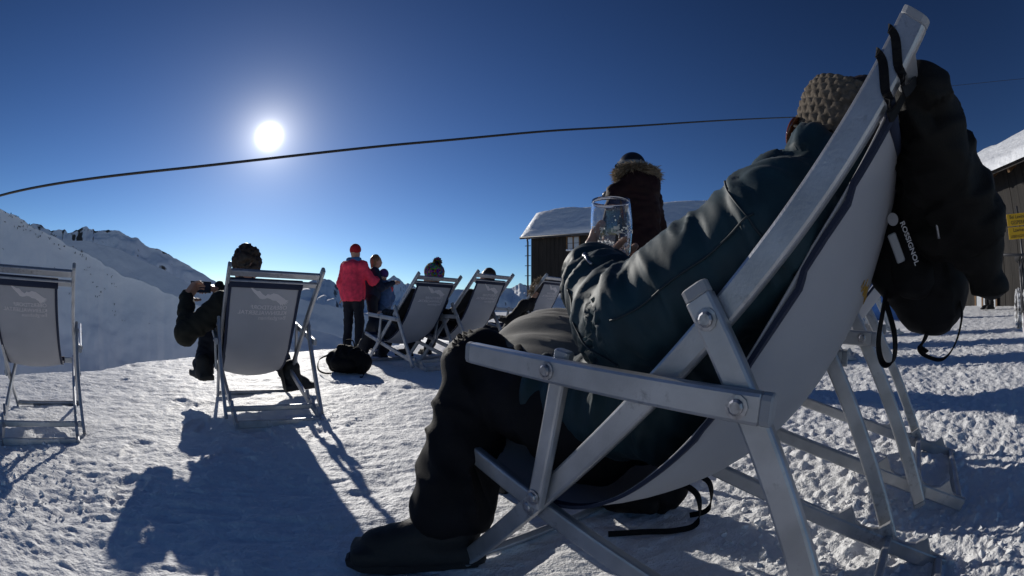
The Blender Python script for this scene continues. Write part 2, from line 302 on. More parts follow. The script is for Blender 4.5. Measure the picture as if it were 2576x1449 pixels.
# ------------------------------------------------------------------ deck chairs
L_A, FC, FPO, FAB = 1.272, .6335, .3043, .2655
def chair_matrix(x, y, yaw, sink=.012):
    a = math.radians(yaw); f = Vector((math.sin(a), math.cos(a), 0)); r = Vector((f.y, -f.x, 0)); z = gnd(x, y) - sink
    return Matrix(((r.x, f.x, 0, x), (r.y, f.y, 0, y), (0, 0, 1, z), (0, 0, 0, 1)))
_txt = {}
def text_mesh(s, bold=0.0):
    """outline of a word as flat triangles, height about 1"""
    if s in _txt: return _txt[s]
    cu = bpy.data.curves.new('lettering', 'FONT'); cu.body = s; cu.align_x = 'CENTER'; cu.offset = bold; cu.resolution_u = 3
    o = bpy.data.objects.new('lettering', cu); C.objects.link(o); dg = bpy.context.evaluated_depsgraph_get()
    me = bpy.data.meshes.new_from_object(o.evaluated_get(dg)); v = [tuple(q.co) for q in me.vertices]; f = [tuple(p.vertices) for p in me.polygons]
    bpy.data.objects.remove(o); bpy.data.curves.remove(cu); bpy.data.meshes.remove(me); _txt[s] = (v, f); return v, f
WING = [(-.50, .30), (-.42, .29), (-.33, .20), (-.25, .155), (-.19, .16), (-.12, .09), (-.05, .05), (-.01, .10), (.05, .085), (.12, .12), (.22, .10), (.33, .03), (.42, -.03), (.50, -.06), (.44, -.065), (.49, -.10), (.42, -.09), (.47, -.135), (.40, -.115), (.44, -.165), (.37, -.13), (.38, -.185), (.33, -.14), (.32, -.18), (.28, -.12), (.20, -.06), (.12, -.05), (.06, -.015), (-.01, .0), (-.06, -.02), (-.12, -.03), (-.18, -.015), (-.24, .05), (-.33, .13), (-.40, .22)]
SAG_U = [0, .08, .16, .25, .38, .5, .63, .75, .86, .94, 1]; SAG_D = [0, .055, .108, .165, .23, .265, .272, .25, .178, .085, 0]; SAG_E = [0, .035, .067, .098, .135, .155, .157, .14, .098, .045, 0]
def bolt(bm, p, sx, r=.0115, h=.007):
    v, f = lathe_vf([(r * 1.25, 0), (r * 1.25, h * .3), (r * .85, h * .36), (r * .82, h * .8), (r * .6, h)], 10)
    bm.append(([(p[0] + sx * q[2], p[1] + q[0], p[2] + q[1]) for q in v], f if sx < 0 else [tuple(reversed(q)) for q in f]))
def deck_chair(x, y, yaw, ang, label, occupied, shift=0.0, cw=.44, letters=True, scribble=False, sink=.012, edge=.85, group='white canvas deck chairs on the snow'):
    Mx = chair_matrix(x, y, yaw, sink); root = empty('deck_chair', mat=Mx); tag(root, label, 'deck chair', group)
    R, H = L_A * math.cos(ang), L_A * math.sin(ang); w = .262
    A = lambda f, t: (t, -R * f, H * f)
    P = lambda s, z, t: (t, s, z)
    def part(name, vf, m=M['alu'], par=root, smooth=False):
        b = MB()
        for q in (vf if isinstance(vf, list) else [vf]): b.add(*q)
        return b.build(name, m, par, smooth)
    Cp = Vector(A(FC, 0)); Cb = Vector(P(-.84, .075, 0)); arr = Cp.lerp(Cb, .19); arf = Vector(P(-.32, .498, 0)); are = arf + (arf - arr).normalized() * .20
    cd = (Cb - Cp).normalized(); ad = Vector((0, -R, H)).normalized(); bf, br = Vector(P(.052, .31, 0)), Vector(P(-.993, .028, 0)); bd = (br - bf).normalized()
    X = Vector((1, 0, 0))
    for t in (-1, 1):
        o = lambda v, k: Vector((t * k, v[1], v[2])); bl = []
        rl = part('back_rail', bar_vf(o(Vector(A(0, 0)) - ad * .01, w), o(A(1, 0), w), X, .038, .020))
        part('end_cap', bar_vf(o(Vector(A(1, 0)) - ad * .001, w), o(Vector(A(1, 0)) + ad * .016, w), X, .0385, .0206, .008), M['cap'], rl)
        sg = part('support_leg', bar_vf(o(Cp - cd * .03, w + .0215), o(Cb + cd * .035, w + .0215), X, .038, .020))
        part('end_cap', bar_vf(o(Cp - cd * .046, w + .0215), o(Cp - cd * .029, w + .0215), X, .0385, .0206, .008), M['cap'], sg)
        part('end_cap', bar_vf(o(Cb + cd * .034, w + .0215), o(Cb + cd * .048, w + .0215), X, .0385, .0206, .008), M['cap'], sg)
        am = part('armrest', bar_vf(o(arr - (are - arr).normalized() * .028, w + .043), o(are, w + .043), X, .038, .020))
        part('end_cap', bar_vf(o(are, w + .043), o(are + (are - arr).normalized() * .012, w + .043), X, .0385, .0206, .008), M['cap'], am)
        part('end_cap', bar_vf(o(arr - (are - arr).normalized() * .042, w + .043), o(arr - (are - arr).normalized() * .027, w + .043), X, .0385, .0206, .008), M['cap'], am)
        po = Vector(A(FPO, 0)); pd = (arf - po).normalized()
        part('arm_post', bar_vf(o(po - pd * .022, w + .0215), o(arf + pd * .03, w + .0215), X, .030, .0185))
        sr_ = part('seat_rail', bar_vf(o(bf, w - .0215), o(br + bd * .02, w - .0215), X, .038, .020))
        part('end_cap', bar_vf(o(bf - bd * .012, w - .0215), o(bf, w - .0215), X, .0385, .0206, .008), M['cap'], sr_)
        teeth = []
        up = Vector((0, -bd.z, bd.y)); up = up if up.z > 0 else -up
        for k in range(3):
            c = bf + bd * (bf - br).length * (.73 + .105 * k) + up * .018
            pr = [c - bd * .045, c - bd * .02 + up * .008, c + up * .034, c + bd * .012 + up * .022, c + bd * .03 + up * .004, c + bd * .045]
            q = [o(v, w - .0215 - .009) for v in pr] + [o(v, w - .0215 + .009) for v in pr]; n = len(pr)
            teeth.append((q, [tuple(range(n)), tuple(range(2 * n - 1, n - 1, -1))] + [(i, n + i, n + (i + 1) % n, (i + 1) % n) for i in range(n)]))
        for tt in teeth: part('notch', tt, M['alu'], sr_)
        for p, k in ((Cp, w + .0315), (arr, w + .053), (arf, w + .053), (po, w + .0315), (Vector(A(FAB, 0)), w + .0101)):
            bb = []; bolt(bb, (t * k, p[1], p[2]), t); part('bolt', bb, M['bolt'], smooth=False)
    sp = lambda p, k, m=.045, th=.02, dirv=(0, 0, 1): bar_vf((-k, p[1], p[2]), (k, p[1], p[2]), dirv, th, m)
    part('top_bar', sp(A(.968, 0), w - .011, .04, .02, ad)); part('canvas_bar', sp(A(.915, 0), w - .011, .032, .02, ad))
    part('foot_bar', sp(A(.03, 0), w - .011, .04, .02, ad)); part('seat_bar', sp(bf + bd * .03, w - .032, .036, .018, (0, 0, 1)))
    part('rear_bar', sp(br + bd * .0, w - .032, .04, .02, (0, 0, 1))); part('support_bar', sp(Cb + Vector((0, 0, .004)), w + .0115, .03, .02, (0, 0, 1)))
    # canvas
    T = Vector(A(.915, 0)) - Vector((0, .012, .004)); B = bf + bd * .03 + Vector((0, .012, 0)); ch = B - T; n = Vector((0, ch.z, -ch.y)).normalized()
    if n.z > 0: n = -n
    D = SAG_D if occupied else SAG_E
    uu = np.linspace(0, 1, 41); ctrl = spline([(0, a, b) for a, b in zip(SAG_U, D)], 10); ca = np.array([[q[1], q[2]] for q in ctrl])
    dd = np.interp(uu, ca[:, 0], ca[:, 1]); pr = [T + ch * u + n * d for u, d in zip(uu, dd)]
    arc = np.concatenate([[0], np.cumsum([(pr[i + 1] - pr[i]).length for i in range(40)])])
    def on_canvas(x, s, off=0.0):
        """x across, s metres down from the top hem, off towards the sitter's back (underside)"""
        s = min(max(s, 0), arc[-1] - 1e-4); i = min(int(np.searchsorted(arc, s, 'right')) - 1, 39); k = (s - arc[i]) / (arc[i + 1] - arc[i])
        p = pr[i].lerp(pr[i + 1], k); tg = (pr[min(i + 1, 40)] - pr[max(i - 1, 0)]).normalized(); nn = Vector((0, tg.z, -tg.y))
        if nn.z > 0: nn = -nn
        e = (x - shift) / (cw / 2); u_ = s / arc[-1]; lift = dd[min(int(u_ * 40), 40)] * (1 - (np.interp(u_, [0, .17, .36, .6, 1], [.5, .5, .67, .85, 1]) if edge < .8 and e < 0 else max(edge, .85))) * min(1, e * e)
        q = p + nn * (off - float(lift)); return Vector((x, q.y, q.z))
    nxc = 13; xs = np.linspace(shift - cw / 2, shift + cw / 2, nxc); v = []; f = []
    for side in (.0011, -.0011):
        for i in range(41): v += [on_canvas(xx, arc[i], side) for xx in xs]
    N = 41 * nxc
    for i in range(40):
        for j in range(nxc - 1):
            a = i * nxc + j; f += [(a, a + 1, a + nxc + 1, a + nxc), (N + a, N + a + nxc, N + a + nxc + 1, N + a + 1)]
    bd_ = [i * nxc for i in range(41)]
    for i in range(40): f += [(bd_[i], bd_[i + 1], N + bd_[i + 1], N + bd_[i]), (bd_[i] + nxc - 1, N + bd_[i] + nxc - 1, N + bd_[i + 1] + nxc - 1, bd_[i + 1] + nxc - 1)]
    cv = mesh('canvas', v, f, M['canvas'], root, True, False)
    for e in (-1, 1):
        q = [on_canvas(shift + e * (cw / 2 - .008), s, 0) for s in np.linspace(0.0, arc[-1], 50)]
        mesh('edge_binding', *ribbon_vf(q, (1, 0, 0), .017, .0064), M['navy'], cv, False, False)
    hem = [[on_canvas(xx, 0, 0) + Vector((0, .014 * math.cos(a) * 1.05 + .012, .026 * math.sin(a) + .0)) for a in np.linspace(0, 2 * math.pi, 13)[:-1]] for xx in np.linspace(shift - cw / 2 - .004, shift + cw / 2 + .004, 4)]
    mesh('hem', *ring_loft(hem), M['navy'], cv, True, False)
    hem2 = [[on_canvas(xx, arc[-1] - .004, 0) + Vector((0, .016 * math.cos(a) - .008, .022 * math.sin(a))) for a in np.linspace(0, 2 * math.pi, 13)[:-1]] for xx in np.linspace(shift - cw / 2 - .004, shift + cw / 2 + .004, 4)]
    mesh('hem', *ring_loft(hem2), M['navy'], cv, True, False)
    if letters:
        def layer(name, items):
            vv, ff = [], []
            for (tv, tf, ox, s0, sc_) in items:
                for off in (.0036, -.0036):
                    b = len(vv); vv += [on_canvas(shift + ox - q[0] * sc_, s0 - q[1] * sc_, off) for q in tv]; ff += [tuple(i + b for i in q) for q in tf]
            mesh(name, vv, ff, M['print'], cv, False, False)
        k = cw / .44
        t1, t2, t3 = text_mesh('OBERSTDORF', .012), text_mesh('KLEINWALSERTAL', .012), text_mesh('Bergbahnen')
        wd = lambda t: max(q[0] for q in t[0]) - min(q[0] for q in t[0])
        layer('lettering', [(*t1, .035, .155, .225 * k / wd(t1)), (*t2, .0, .19, .30 * k / wd(t2)), (*t3, .06, .222, .17 * k / wd(t3))])
        layer('emblem', [([(a * -1, b, 0) for a, b in WING], [tuple(range(len(WING)))], .02, .085, .27 * k)])
    if scribble:
        vv, ff = [], []; r2 = random.Random(3)
        for i in range(15):
            if 9 < i < 12: continue
            x0 = -.05 + i * .0125; s0 = .235 + .0016 * i + r2.uniform(-.004, .004)
            q = [on_canvas(x0 + r2.uniform(-.002, .002), s0, .0022), on_canvas(x0 + .006, s0 - r2.uniform(.008, .02), .0022), on_canvas(x0 + .009, s0 - r2.uniform(0, .005), .0022)]
            a, b = ribbon_vf(q, (1, 0, 0), .0032, .001); bb = len(vv); vv += a; ff += [tuple(k + bb for k in g) for g in b]
        mesh('scribble', vv, ff, M['ochre'], cv, False, False)['kind'] = 'stuff'
    Mi = np.array(Mx.inverted()); Mw = np.array(Mx); chl = ch.length; c2 = np.array([ch.y, ch.z]) / chl; n2 = np.array([n.y, n.z]); T2 = np.array([T.y, T.z])
    def above(vw, gap=.007):
        q = np.c_[vw, np.ones(len(vw))] @ Mi.T; r = q[:, 1:3] - T2; u = np.clip(r @ c2 / chl, 0, 1); d = r @ n2; e = (q[:, 0] - shift) / (cw / 2); fac = np.where((e < 0) & (edge < .8), np.interp(u, [0, .17, .36, .6, 1], [.5, .5, .67, .85, 1]), max(edge, .85))
        lim = np.interp(u, uu, dd) * (1 - (1 - fac) * np.minimum(1, e * e)) - gap; push = np.where((np.abs(e) < 1.12) & (u > .01) & (u < .99), np.maximum(0, d - lim), 0); q[:, 1:3] -= push[:, None] * n2; return (q @ Mw.T)[:, :3]
    return root, Mx, above
CH = {}
CH['fg'] = deck_chair(.087, 1.127, -39.99, .792, 'nearest deck chair, a sitter in teal jacket leaning back in it', True, cw=.46, letters=False, scribble=True, edge=.5)
CH['mid'] = deck_chair(-1.841, 2.874, -41.06, .702, 'deck chair holding the curly-haired person, below the sun', True, shift=-.045, cw=.42)
CH['left'] = deck_chair(-2.955, 1.687, -55.0, .718, 'empty deck chair cut off by the left edge of the picture', False, shift=-.05, cw=.43)
CH['P1'] = deck_chair(-1.364, 4.965, -48.9, .777, 'deck chair with a bobble-hatted sitter, right beside the red-jacketed person', True, sink=.0)
CH['P2'] = deck_chair(-.829, 5.23, -50.1, .816, 'upright deck chair overlapping the right side of the bobble-hat chair', True, cw=.42)
CH['P3'] = deck_chair(-.12, 6.35, -52, .80, 'farthest deck chair, its top showing left of the beer glass sleeve', True, sink=-.02)
f_ = Vector((math.sin(math.radians(-40)), math.cos(math.radians(-40)))); l_ = Vector((f_.y, -f_.x)); q_ = Vector((.087, 1.127)) + l_ * .77 - f_ * .06
CH['S2'] = deck_chair(q_.x, q_.y, -40, .79, 'empty deck chair standing right behind the nearest chair, mostly hidden by it', False, cw=.46, letters=False)

for x_, y_, yw, wh in ((2.3, 3.9, -47, 'first'), (3.25, 4.35, -52, 'second'), (4.35, 5.05, -48, 'third')):  # unseen row, added for the bars of shadow it casts on the right
    deck_chair(x_, y_, yw, .78, wh + ' deck chair from the left in the row hidden behind the nearest chair\'s sling', False, letters=False, group='row of deck chairs behind the nearest sling')
# ------------------------------------------------------------------ soft bodies (signed distance fields meshed with surface nets)
def V3(p): return np.array([p[0], p[1], p[2]], float)
def cap(a, ra, b, rb, k=.03): return ('c', V3(a), ra, V3(b), rb, k)
def ell(c, r, R=None, k=.03): return ('e', V3(c), np.array(r, float), np.eye(3) if R is None else np.array(R, float), k)
def rbox(c, hsz, R=None, rr=.02, k=.02): return ('b', V3(c), np.array(hsz, float), np.eye(3) if R is None else np.array(R, float), rr, k)
def frame(f, u):
    """3x3 with columns right, forward, up"""
    f = Vector(f).normalized(); u = Vector(u); u = (u - f * u.dot(f)).normalized(); r = f.cross(u); return np.array([[r.x, f.x, u.x], [r.y, f.y, u.y], [r.z, f.z, u.z]])
def seg_box(s):
    if s[0] == 'c': lo = np.minimum(s[1] - s[2], s[3] - s[4]); hi = np.maximum(s[1] + s[2], s[3] + s[4]); return lo, hi, s[5]
    if s[0] == 'e': r = s[2].max(); return s[1] - r, s[1] + r, s[4]
    r = np.linalg.norm(s[2]) + s[4]; return s[1] - r, s[1] + r, s[5]
def seg_d(s, P):
    if s[0] == 'c':
        ab = s[3] - s[1]; t = np.clip((P - s[1]) @ ab / max(ab @ ab, 1e-12), 0, 1); return np.linalg.norm(P - s[1] - t[..., None] * ab, axis=-1) - (s[2] + t * (s[4] - s[2]))
    if s[0] == 'e':
        q = (P - s[1]) @ s[3]; k0 = np.linalg.norm(q / s[2], axis=-1); k1 = np.linalg.norm(q / s[2] ** 2, axis=-1); return k0 * (k0 - 1) / np.maximum(k1, 1e-9)
    q = np.abs((P - s[1]) @ s[3]) - s[2]; return np.linalg.norm(np.maximum(q, 0), axis=-1) + np.minimum(q.max(-1), 0) - s[4]
def blob(segs, vox, cut=None):
    """smooth union of segments -> vertices, quads"""
    bx = [seg_box(s) for s in segs]; lo = np.min([b[0] for b in bx], 0) - 3 * vox; hi = np.max([b[1] for b in bx], 0) + 3 * vox
    n = np.ceil((hi - lo) / vox).astype(int) + 1; D = np.full(n, .5, np.float32)
    ax = [lo[i] + vox * np.arange(n[i]) for i in range(3)]
    for s, (a, b, k) in zip(segs, bx):
        m = k + 3 * vox; i0 = np.clip(((a - m - lo) / vox).astype(int), 0, n - 1); i1 = np.clip(((b + m - lo) / vox).astype(int) + 2, 1, n)
        P = np.stack(np.meshgrid(*[ax[i][i0[i]:i1[i]] for i in range(3)], indexing='ij'), -1); d = seg_d(s, P)
        sub = D[i0[0]:i1[0], i0[1]:i1[1], i0[2]:i1[2]]; h = np.clip(.5 + .5 * (sub - d) / k, 0, 1); D[i0[0]:i1[0], i0[1]:i1[1], i0[2]:i1[2]] = sub + (d - sub) * h - k * h * (1 - h)
    if cut is not None:
        P = np.stack(np.meshgrid(*ax, indexing='ij'), -1)
        for c, nn in cut: D = np.maximum(D, (P - V3(c)) @ V3(nn))
    return nets(D, lo, vox)
def nets(D, lo, vox):
    ins = D < 0; n = D.shape
    cnt = np.zeros([k - 1 for k in n], np.int8); acc = np.zeros([k - 1 for k in n] + [3], np.float32); num = np.zeros([k - 1 for k in n], np.float32)
    sl = lambda o: tuple(slice(o[i], n[i] - 1 + o[i]) for i in range(3))
    for axis in range(3):
        o1, o2 = [(axis + 1) % 3, (axis + 2) % 3]
        for p in (0, 1):
            for q in (0, 1):
                a = [0, 0, 0]; a[o1] = p; a[o2] = q; b = list(a); b[axis] = 1
                da, db = D[sl(a)], D[sl(b)]; cr_ = (da < 0) != (db < 0); t = np.where(cr_, da / np.where(cr_, da - db, 1), 0)
                pos = np.zeros(3); pos[o1] = p; pos[o2] = q; w = cr_.astype(np.float32); num += w
                for i in range(3): acc[..., i] += w * ((t if i == axis else pos[i]))
    act = num > 0; ids = np.full(act.shape, -1, np.int64); ids[act] = np.arange(act.sum()); c = np.argwhere(act)
    v = lo + vox * (c + acc[act] / num[act][:, None]); F = []
    for axis in range(3):
        o1, o2 = [(axis + 1) % 3, (axis + 2) % 3]; s0 = [slice(1, k - 1) for k in n]; s0[axis] = slice(0, n[axis] - 1); s1 = list(s0); s1[axis] = slice(1, n[axis])
        a, b = ins[tuple(s0)], ins[tuple(s1)]; e = np.argwhere(a != b); e = e + np.array([0 if i == axis else 1 for i in range(3)])
        if not len(e): continue
        fl = ins[tuple(e.T)]
        def cid(d1, d2): q = e.copy(); q[:, o1] += d1; q[:, o2] += d2; return ids[tuple(q.T)]
        Q = np.stack([cid(-1, -1), cid(0, -1), cid(0, 0), cid(-1, 0)], -1); Q[~fl] = Q[~fl][:, ::-1]; F.append(Q)
    return v, np.concatenate(F)
def vnormals(v, f):
    a = v[f[:, 0]]; b = v[f[:, 1]]; c = v[f[:, 2]]; n = np.cross(b - a, c - a); N = np.zeros_like(v)
    for i in range(f.shape[1]): np.add.at(N, f[:, i], n)
    return N / np.maximum(np.linalg.norm(N, axis=1, keepdims=True), 1e-12)
def folds(v, f, segs, amp, lo=7., hi=26., seed=0, sharp=True, octs=3):
    """cloth folds running round the limbs"""
    ds = np.stack([seg_d(s, v) for s in segs], 1); k = ds.argmin(1)
    axs = np.array([(s[3] - s[1]) / max(np.linalg.norm(s[3] - s[1]), 1e-6) if s[0] == 'c' else np.array([0, 0, 1.]) for s in segs])[k]
    al = (v * axs).sum(1, keepdims=True) * axs; Q = (v - al) * lo + al * hi; Q = Q + .5 * fbm(v * lo * .7, 2, seed=seed + 9)[:, None]
    n = fbm(Q, octs, .5, seed=seed); d = (1 - np.abs(n) * 2.2) if sharp else n
    return v + vnormals(v, f) * (amp * np.clip(d, -1, 1))[:, None]
CLAMP = [None]
def soft(name, segs, vox, m, parent, amp=0., lo=7., hi=26., seed=0, cut=None, iters=1, octs=3, fine=0.):
    v, f = blob(segs, vox, cut)
    for _ in range(iters): v = relax(v, f)
    if amp: v = folds(v, f, segs, amp, lo, hi, seed, octs=octs)
    if fine: v = folds(v, f, segs, fine, 11, 42, seed + 20, octs=2)
    if CLAMP[0]: v = CLAMP[0](v)
    return mesh(name, v, f, m, parent, True, True)
def relax(v, f, k=.5):
    s = np.zeros_like(v); c = np.zeros(len(v))
    for i in range(4):
        np.add.at(s, f[:, i], v[f[:, (i + 1) % 4]] + v[f[:, (i - 1) % 4]]); np.add.at(c, f[:, i], 2)
    return v * (1 - k) + k * s / np.maximum(c, 1)[:, None]
def head_segs(c, F, k=1.0):
    """c: centre of the skull, F: frame (right, forward, up); k: size (1 = 0.23 m tall head)"""
    c = V3(c); g = lambda x, y, z: c + F @ np.array([x, y, z]) * k
    s = [ell(c, np.array([.076, .095, .105]) * k, F, .02), ell(g(0, .03, -.06), np.array([.058, .07, .065]) * k, F, .03), cap(g(0, .092, .005), .009 * k, g(0, .110, -.028), .014 * k, .012), ell(g(0, .088, -.066), np.array([.026, .012, .009]) * k, F, .01), ell(g(0, .082, -.10), np.array([.028, .02, .018]) * k, F, .02)]
    for t in (-1, 1): s += [ell(g(t * .079, -.008, -.012), np.array([.010, .02, .031]) * k, F, .008), cap(g(t * .02, .092, .018), .008 * k, g(t * .045, .083, .016), .008 * k, .01)]
    return s
def hand_segs(w, d, pn, k=1.0, curl=.5, spread=.12, thumb=1):
    """w: wrist, d: direction of the palm, pn: palm normal (side the fingers close to), thumb: +1/-1 side"""
    w, d, pn = Vector(w), Vector(d).normalized(), Vector(pn); pn = (pn - d * pn.dot(d)).normalized(); s = d.cross(pn) * thumb; R = frame(d, pn); out = [cap(w - d * .03 * k, .026 * k, w, .026 * k, .015), rbox(w + d * .045 * k, (.034 * k, .042 * k, .008 * k), R, .010 * k, .012)]
    for i, L in enumerate((.072, .080, .074, .058)):
        p = w + d * .085 * k + s * (.032 - .0215 * i) * k; dd = (d + s * spread * (1.5 - i) * .35).normalized(); a = 0
        for j, fr in enumerate((.45, .32, .23)):
            a += curl * (.75 if j == 0 else 1.0); dr = dd * math.cos(a) + pn * math.sin(a); q = p + dr * L * fr * k; out.append(cap(p, (.0095 - .0008 * j) * k, q, (.0088 - .0008 * j) * k, .004)); p = q
    p = w + d * .022 * k + s * .034 * k + pn * .006 * k; dr = (s * .75 + d * .6 + pn * .25).normalized()
    for j, L in enumerate((.035, .03, .025)):
        q = p + dr * L * k; out.append(cap(p, (.0125 - .0015 * j) * k, q, (.0115 - .0015 * j) * k, .006)); p = q; dr = (dr + d * .35 + pn * curl * .8).normalized()
    return out
def merge(parts):
    vs, fs, b = [], [], 0
    for v, f in parts: vs.append(v); fs.append(f + b); b += len(v)
    return np.concatenate(vs), np.concatenate(fs)
def cloth(col, rough=.75, sheen=.0, bs=260, name='cloth'): return mat(name, col, rough, var=.22, vscale=18, bump=.45, bscale=bs, sheen=sheen, spec=.25)
def person(label, J, kit, k=1.0, vox=.016, group=None):
    """J: joints in world space. kit: garments. The body is one continuous mesh; clothes and hair are its children."""
    g = lambda n: Vector(J[n]); HF = frame(J['face'], J.get('up', (0, 0, 1))); hc = g('head'); bs = []
    neck = g('neck'); ch, pe = g('chest'), g('pelvis')
    bs += [cap(hc - Vector(HF[:, 2]) * .06 * k, .05 * k, neck, .055 * k, .03), cap(neck, .07 * k, ch, .10 * k, .04), cap(ch, .12 * k, pe, .115 * k, .05), cap(g('shL'), .055 * k, g('shR'), .055 * k, .04)]
    for s in 'LR':
        bs += [cap(g('sh' + s), .05 * k, g('el' + s), .038 * k, .03), cap(g('el' + s), .038 * k, g('wr' + s), .026 * k, .02), cap(g('hip' + s), .078 * k, g('kn' + s), .052 * k, .03), cap(g('kn' + s), .052 * k, g('an' + s), .036 * k, .02), cap(g('an' + s), .036 * k, g('toe' + s), .03 * k, .02)]
    parts = [blob(bs + head_segs(hc, HF, k), vox)]
    body = None
    for s in 'LR':
        if J.get('hand' + s) is not False:
            d = J.get('hd' + s) or tuple(g('wr' + s) - g('el' + s)); pn = J.get('hn' + s) or (0, 0, -1)
            parts.append(blob(hand_segs(g('wr' + s), d, pn, k, J.get('curl' + s, .45), thumb=J.get('th' + s, 1)), .0045 if vox < .02 else .006))
    v, f = merge(parts); v = CLAMP[0](v, .012) if CLAMP[0] else v; body = mesh('person', v, f, M[kit.get('skin', 'skin')]); tag(body, label, 'person', group)
    for t in (-1, 1):
        c = V3(hc) + HF @ np.array([t * .031, .088, .002]) * k; ev, ef = blob([ell(c, np.array([.012, .009, .008]) * k, HF, .004)], .004 if vox < .02 else .006); mesh('eye', ev, ef, M['eye'], body)
    # trousers, jacket, boots
    hr = kit.get('seatr', .135); tr = [cap(pe, hr * k, pe + (ch - pe) * .25, (hr - .005) * k, .04)]
    for s in 'LR': tr += [cap(g('hip' + s), .105 * k, g('kn' + s), .078 * k, .04), cap(g('kn' + s), .078 * k, g('an' + s).lerp(g('kn' + s), .12), kit.get('flare', .075) * k, .03)]
    soft('trousers', tr, vox * kit.get('tv', 1), kit['trousers'], body, kit.get('tamp', .006) * k, 6, kit.get('thi', 17), 5, octs=kit.get('toct', 3), cut=kit.get('tcut'))
    jk = [cap(neck, .085 * k, ch, kit.get('chr', .145) * k, .05), cap(ch, kit.get('bulk', .16) * k, pe + (ch - pe) * .15, kit.get('hemr', .16) * k, .06), cap(g('shL'), .085 * k, g('shR'), .085 * k, .06)]
    for s in 'LR': jk += [cap(g('sh' + s), .085 * k, g('el' + s), .068 * k, .04), cap(g('el' + s), .068 * k, g('wr' + s), .052 * k, .03)]
    jk += kit.get('extra', [])
    cutp = [(pe + Vector((0, 0, kit['cutz'] * k)), (0, 0, -1))] if 'cutz' in kit else None
    jo = soft('jacket', jk, vox * kit.get('jv', 1), kit['jacket'], body, kit.get('famp', .007) * k, kit.get('flo', 7), kit.get('fhi', 22), kit.get('seed', 1), iters=kit.get('it', 1), cut=cutp, octs=kit.get('octs', 3), fine=kit.get('fine', 0))
    for s in 'LR':
        a, t = g('an' + s), g('toe' + s); d = (t - a); d.z = 0; d.normalize(); zb = min(a.z, t.z)
        soft('boot', [cap(a + Vector((0, 0, .07 * k)), .058 * k, a, .056 * k, .03), cap(a - d * .03 * k, .05 * k, t, .042 * k, .03), rbox(a.lerp(t, .45) - Vector((0, 0, .045 * k)), (.046 * k, .145 * k, .012 * k), frame(d, (0, 0, 1)), .008, .008)], min(vox, .012), kit.get('boots', M['rubber']), body, .002)
    if 'hair' in kit:
        u = HF[:, 2]; hs = [ell(V3(hc) + HF @ np.array([0, -.012, .018]) * k, np.array([.086, .098, .102]) * k, HF, .02)]; L = kit.get('hair_len', 0)
        if L: hs += [cap(V3(hc) + HF @ np.array([t * .05, -.06, .0]) * k, .045 * k, V3(hc) + HF @ np.array([t * .06, -.06, -L]) * k, .035 * k, .04) for t in (-1, 0, 1)]
        fc = V3(hc) + HF @ np.array([0, .062, .055]) * k; nn = HF @ np.array([0, .8, -.6])
        soft('hair', hs, vox * .7, M[kit['hair']], body, kit.get('curls', .004) * k, 26, 30, 3, cut=[(fc, nn)] if not L else [(V3(hc) + HF @ np.array([0, .05, .02]) * k, HF @ np.array([0, 1, -.25]))])
    return body, HF, hc
def stand(x, y, head_dir, height, lean=0.0, z=None):
    """upright joints for a person of this height facing head_dir (degrees clockwise from +Y)"""
    k = height / 1.75; a = math.radians(head_dir); f = Vector((math.sin(a), math.cos(a), 0)); r = Vector((f.y, -f.x, 0)); z = gnd(x, y) if z is None else z; o = Vector((x, y, z)); J = {}
    P = lambda rt, fw, h: o + r * rt * k + f * (fw + lean * max(0, h - .9)) * k + Vector((0, 0, h * k))
    J.update(head=P(0, .02, 1.63), neck=P(0, 0, 1.45), chest=P(0, 0, 1.25), pelvis=P(0, 0, .95), face=f, up=(0, 0, 1))
    for s, t in (('L', -1), ('R', 1)):
        J['sh' + s] = P(t * .17, 0, 1.40); J['el' + s] = P(t * .25, -.02, 1.12); J['wr' + s] = P(t * .24, .08, .88); J['hip' + s] = P(t * .09, 0, .92); J['kn' + s] = P(t * .11, .03, .50); J['an' + s] = P(t * .12, 0, .10); J['toe' + s] = P(t * .14, .15, .065); J['th' + s] = -t
    return J, k, P, f, r
def sitting(Mx, dz=0.0, t0=0.0):
    """joints of somebody leaning back in a deck chair (chair matrix Mx; local: x right, y forward, z up)"""
    P = lambda s, t, z: Mx @ Vector((t + t0, s, z + dz)); J = {}
    up = Vector(Mx.to_3x3() @ Vector((0, -.45, .89))); fw = Vector(Mx.to_3x3() @ Vector((0, .89, .45)))
    J.update(head=P(-.72, 0, .93), neck=P(-.66, 0, .78), chest=P(-.55, 0, .61), pelvis=P(-.27, 0, .385), face=fw, up=up)
    for s, t in (('L', -1), ('R', 1)):
        J['sh' + s] = P(-.63, t * .17, .72); J['el' + s] = P(-.48, t * .27, .53); J['wr' + s] = P(-.26, t * .25, .56); J['hip' + s] = P(-.27, t * .09, .33); J['kn' + s] = P(.16, t * .13, .44); J['an' + s] = P(.42, t * .15, .09); J['toe' + s] = P(.57, t * .18, .07); J['th' + s] = -t
    return J, P
def rotz(n): return (math.cos(n), math.sin(n))
